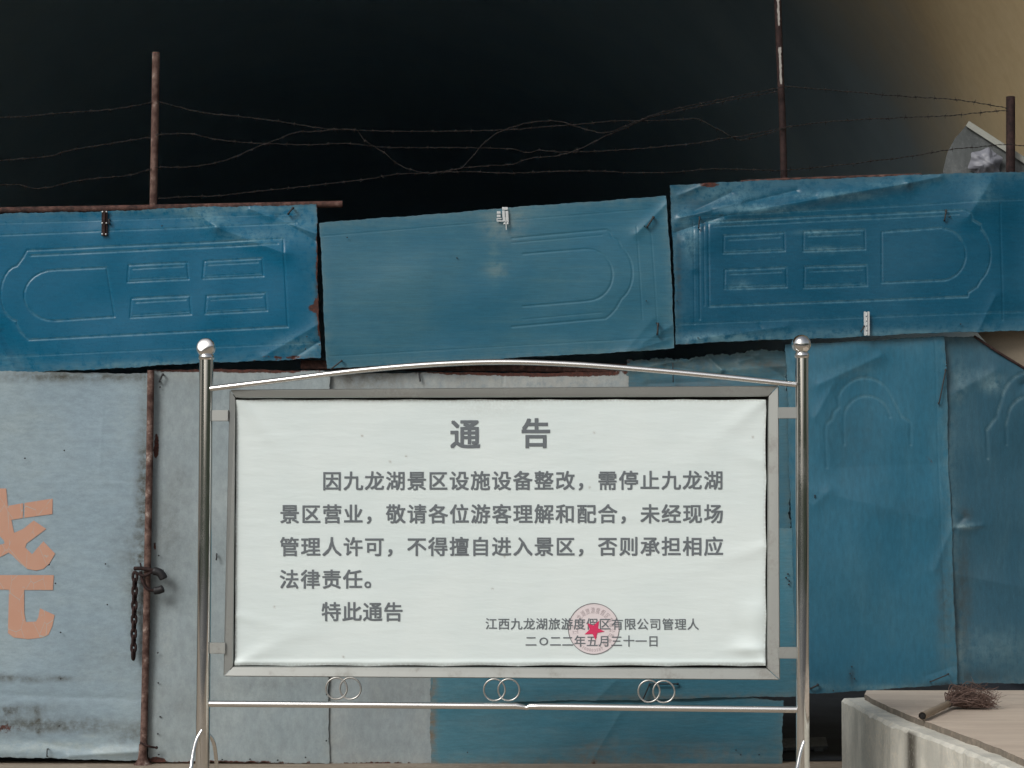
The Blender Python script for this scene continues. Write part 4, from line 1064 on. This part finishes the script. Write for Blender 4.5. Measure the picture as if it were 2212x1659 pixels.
for i in range(N_):
    e = math.exp(-((i - st) / 1.6) ** 2) * 1.2 + .12 * abs(math.sin(i * .37 + math.sin(i * .13) * 2)) ** 6
    for j in range(rows):
        if j >= 3: pr[j * N_ + i] = min(1.1, e)
m.attr['grime_shade'] = pr
solo('kerb_wall', m, M['kerb'], 'curving stained concrete kerb wall at the lower right with a dark vertical stain', 'kerb wall')
# slab with its joint
m = MB()
sl = bk + np.array([1.5, -6.5]); Sl = at_z(sl[:, 0], sl[:, 1], ZS)
Sl = Sl + dirn * (np.abs(jit) * 1.2)[:, None]
far = 4.6
Sr = Sl.copy(); Sr[:, 0] = far
top = np.concatenate([Sl, Sl * .75 + Sr * .25, Sl * .4 + Sr * .6, Sr])
m.add(top, [(j * N_ + i, (j + 1) * N_ + i, (j + 1) * N_ + i + 1, j * N_ + i + 1) for j in range(3) for i in range(N_ - 1)], True)
Sd = Sl - np.array([0, 0, .09])
m.add(np.concatenate([Sl, Sd]), [(i, i + 1, i + 1 + N_, i + N_) for i in range(N_ - 1)])
b0 = Sl[0].copy(); b1 = Sr[0].copy()
m.add([b0, b1, b1 + np.array([0, .25, 0]), b0 + np.array([.05, .25, 0])], [(0, 1, 2, 3)])
e0, e1 = Sl[-1], Sr[-1]; f0, f1 = Sl[0], Sr[0]; dn = lambda p: np.array([p[0], p[1], GZ - .02])
m.add([e0, dn(e0), dn(e1), e1], [(0, 1, 2, 3)]); m.add([e1, dn(e1), dn(f1), f1], [(0, 1, 2, 3)])
m.attr['grime_shade'] = np.concatenate([np.zeros(4 * N_), np.full(N_, .75), np.full(N_, .9)])  # slab side darkened by colour to show its edge in shade
solo('paving_slab', m, M['slab'], kind='structure')
# something to carry the slab under the barrier
# broom
bz = lambda u, v, dz=0: at_z(u, v, ZS) + np.array([0, 0, dz])
brm = thing('broom', 'worn twig broom with a hollow bamboo handle lying on the concrete platform', 'broom', bz(1999, 1553))
a = bz(*cs(1282, 500), .024); b = bz(*cs(1545, 385), .03)
m = MB(); L = b - a
rr = [(0, 8.2), (.04, 8.4), (.30, 8.0), (.33, 8.9), (.36, 8.0), (.66, 7.8), (.69, 8.7), (.72, 7.8), (1, 7.2)]
PK = a[1] / F
m.tube([a + L * t for t, r in rr], [r * PK for t, r in rr], 16, cap=False)
part('handle', m, M['bamboo'], brm)
m = MB(); m.tube([a + L * .002, a + L * .5], [6.0 * PK, 5 * PK], 14)  # dark plug stands for the shade inside the handle
part('hollow', m, M['hole'], brm)
m = MB(); rg = np.random.RandomState(12)
axd = L / np.linalg.norm(L)
for i in range(200):
    s0 = b - axd * rg.uniform(0, .06) + np.array([rg.uniform(-.012, .012), rg.uniform(-.02, .02), rg.uniform(-.012, .012)])
    ln = rg.uniform(.05, .24)
    th = rg.normal(-.12, .5)
    d0 = np.array([math.cos(th), math.sin(th) + .1, 0])
    d0 = d0 * .75 + axd * .45
    e = s0 + d0 / np.linalg.norm(d0) * ln
    e[2] = ZS + .004 + abs(rg.normal(0, .032)); e[2] = min(e[2], ZS + .085)
    mid = (s0 + e) / 2 + rg.uniform(-.045, .045, 3); mid[2] = max(mid[2], ZS + .012) + rg.uniform(0, .03)
    m.tube(cubic([s0, mid, e], 4), [.0021] * 8 + [.0009], 4, cap=False)
    for q in range(5):
        t = rg.uniform(.4, .95); p = mid + (e - mid) * t
        dd = np.array([rg.uniform(-.04, .07), rg.uniform(-.05, .05), rg.uniform(-.015, .05)])
        ee = p + dd; ee[2] = max(ee[2], ZS + .004)
        m.tube([p, ee], [.0012, .0007], 4, cap=False)
part('twigs', m, M['twig'], brm)
m = MB()
for t in (.9, .96):
    c = a + L * t; e1 = np.cross(axd, [0, 0, 1.0]); e1 /= np.linalg.norm(e1); e2 = np.cross(axd, e1); tt = np.linspace(0, 2 * math.pi, 21)
    m.tube(c + (np.cos(tt)[:, None] * e1 + np.sin(tt)[:, None] * e2) * 8.0 * PK, .002, 6, cap=False)
part('binding', m, M['darkwire'], brm)
# plank glimpsed inside the dark gap
m = MB(); a, b = at_y(1670, 1609, 12.5), at_y(1786, 1605, 12.62)
m.box((a + b) / 2 + np.array([0, 0, 0]), np.linalg.norm(b - a), .10, .02, np.array([(b - a) / np.linalg.norm(b - a), [0, .9, .43], [0, -.43, .9]]), .002)
a0 = (a + b) / 2
for s in (-.1, .1):
    m.box((a0[0] + s, a0[1], (a0[2] - .02) / 2), .05, .06, a0[2] - .02)
solo('plank', m, M['board'], 'grey plank on blocks glimpsed in the dark gap beside the right sign post', 'plank')
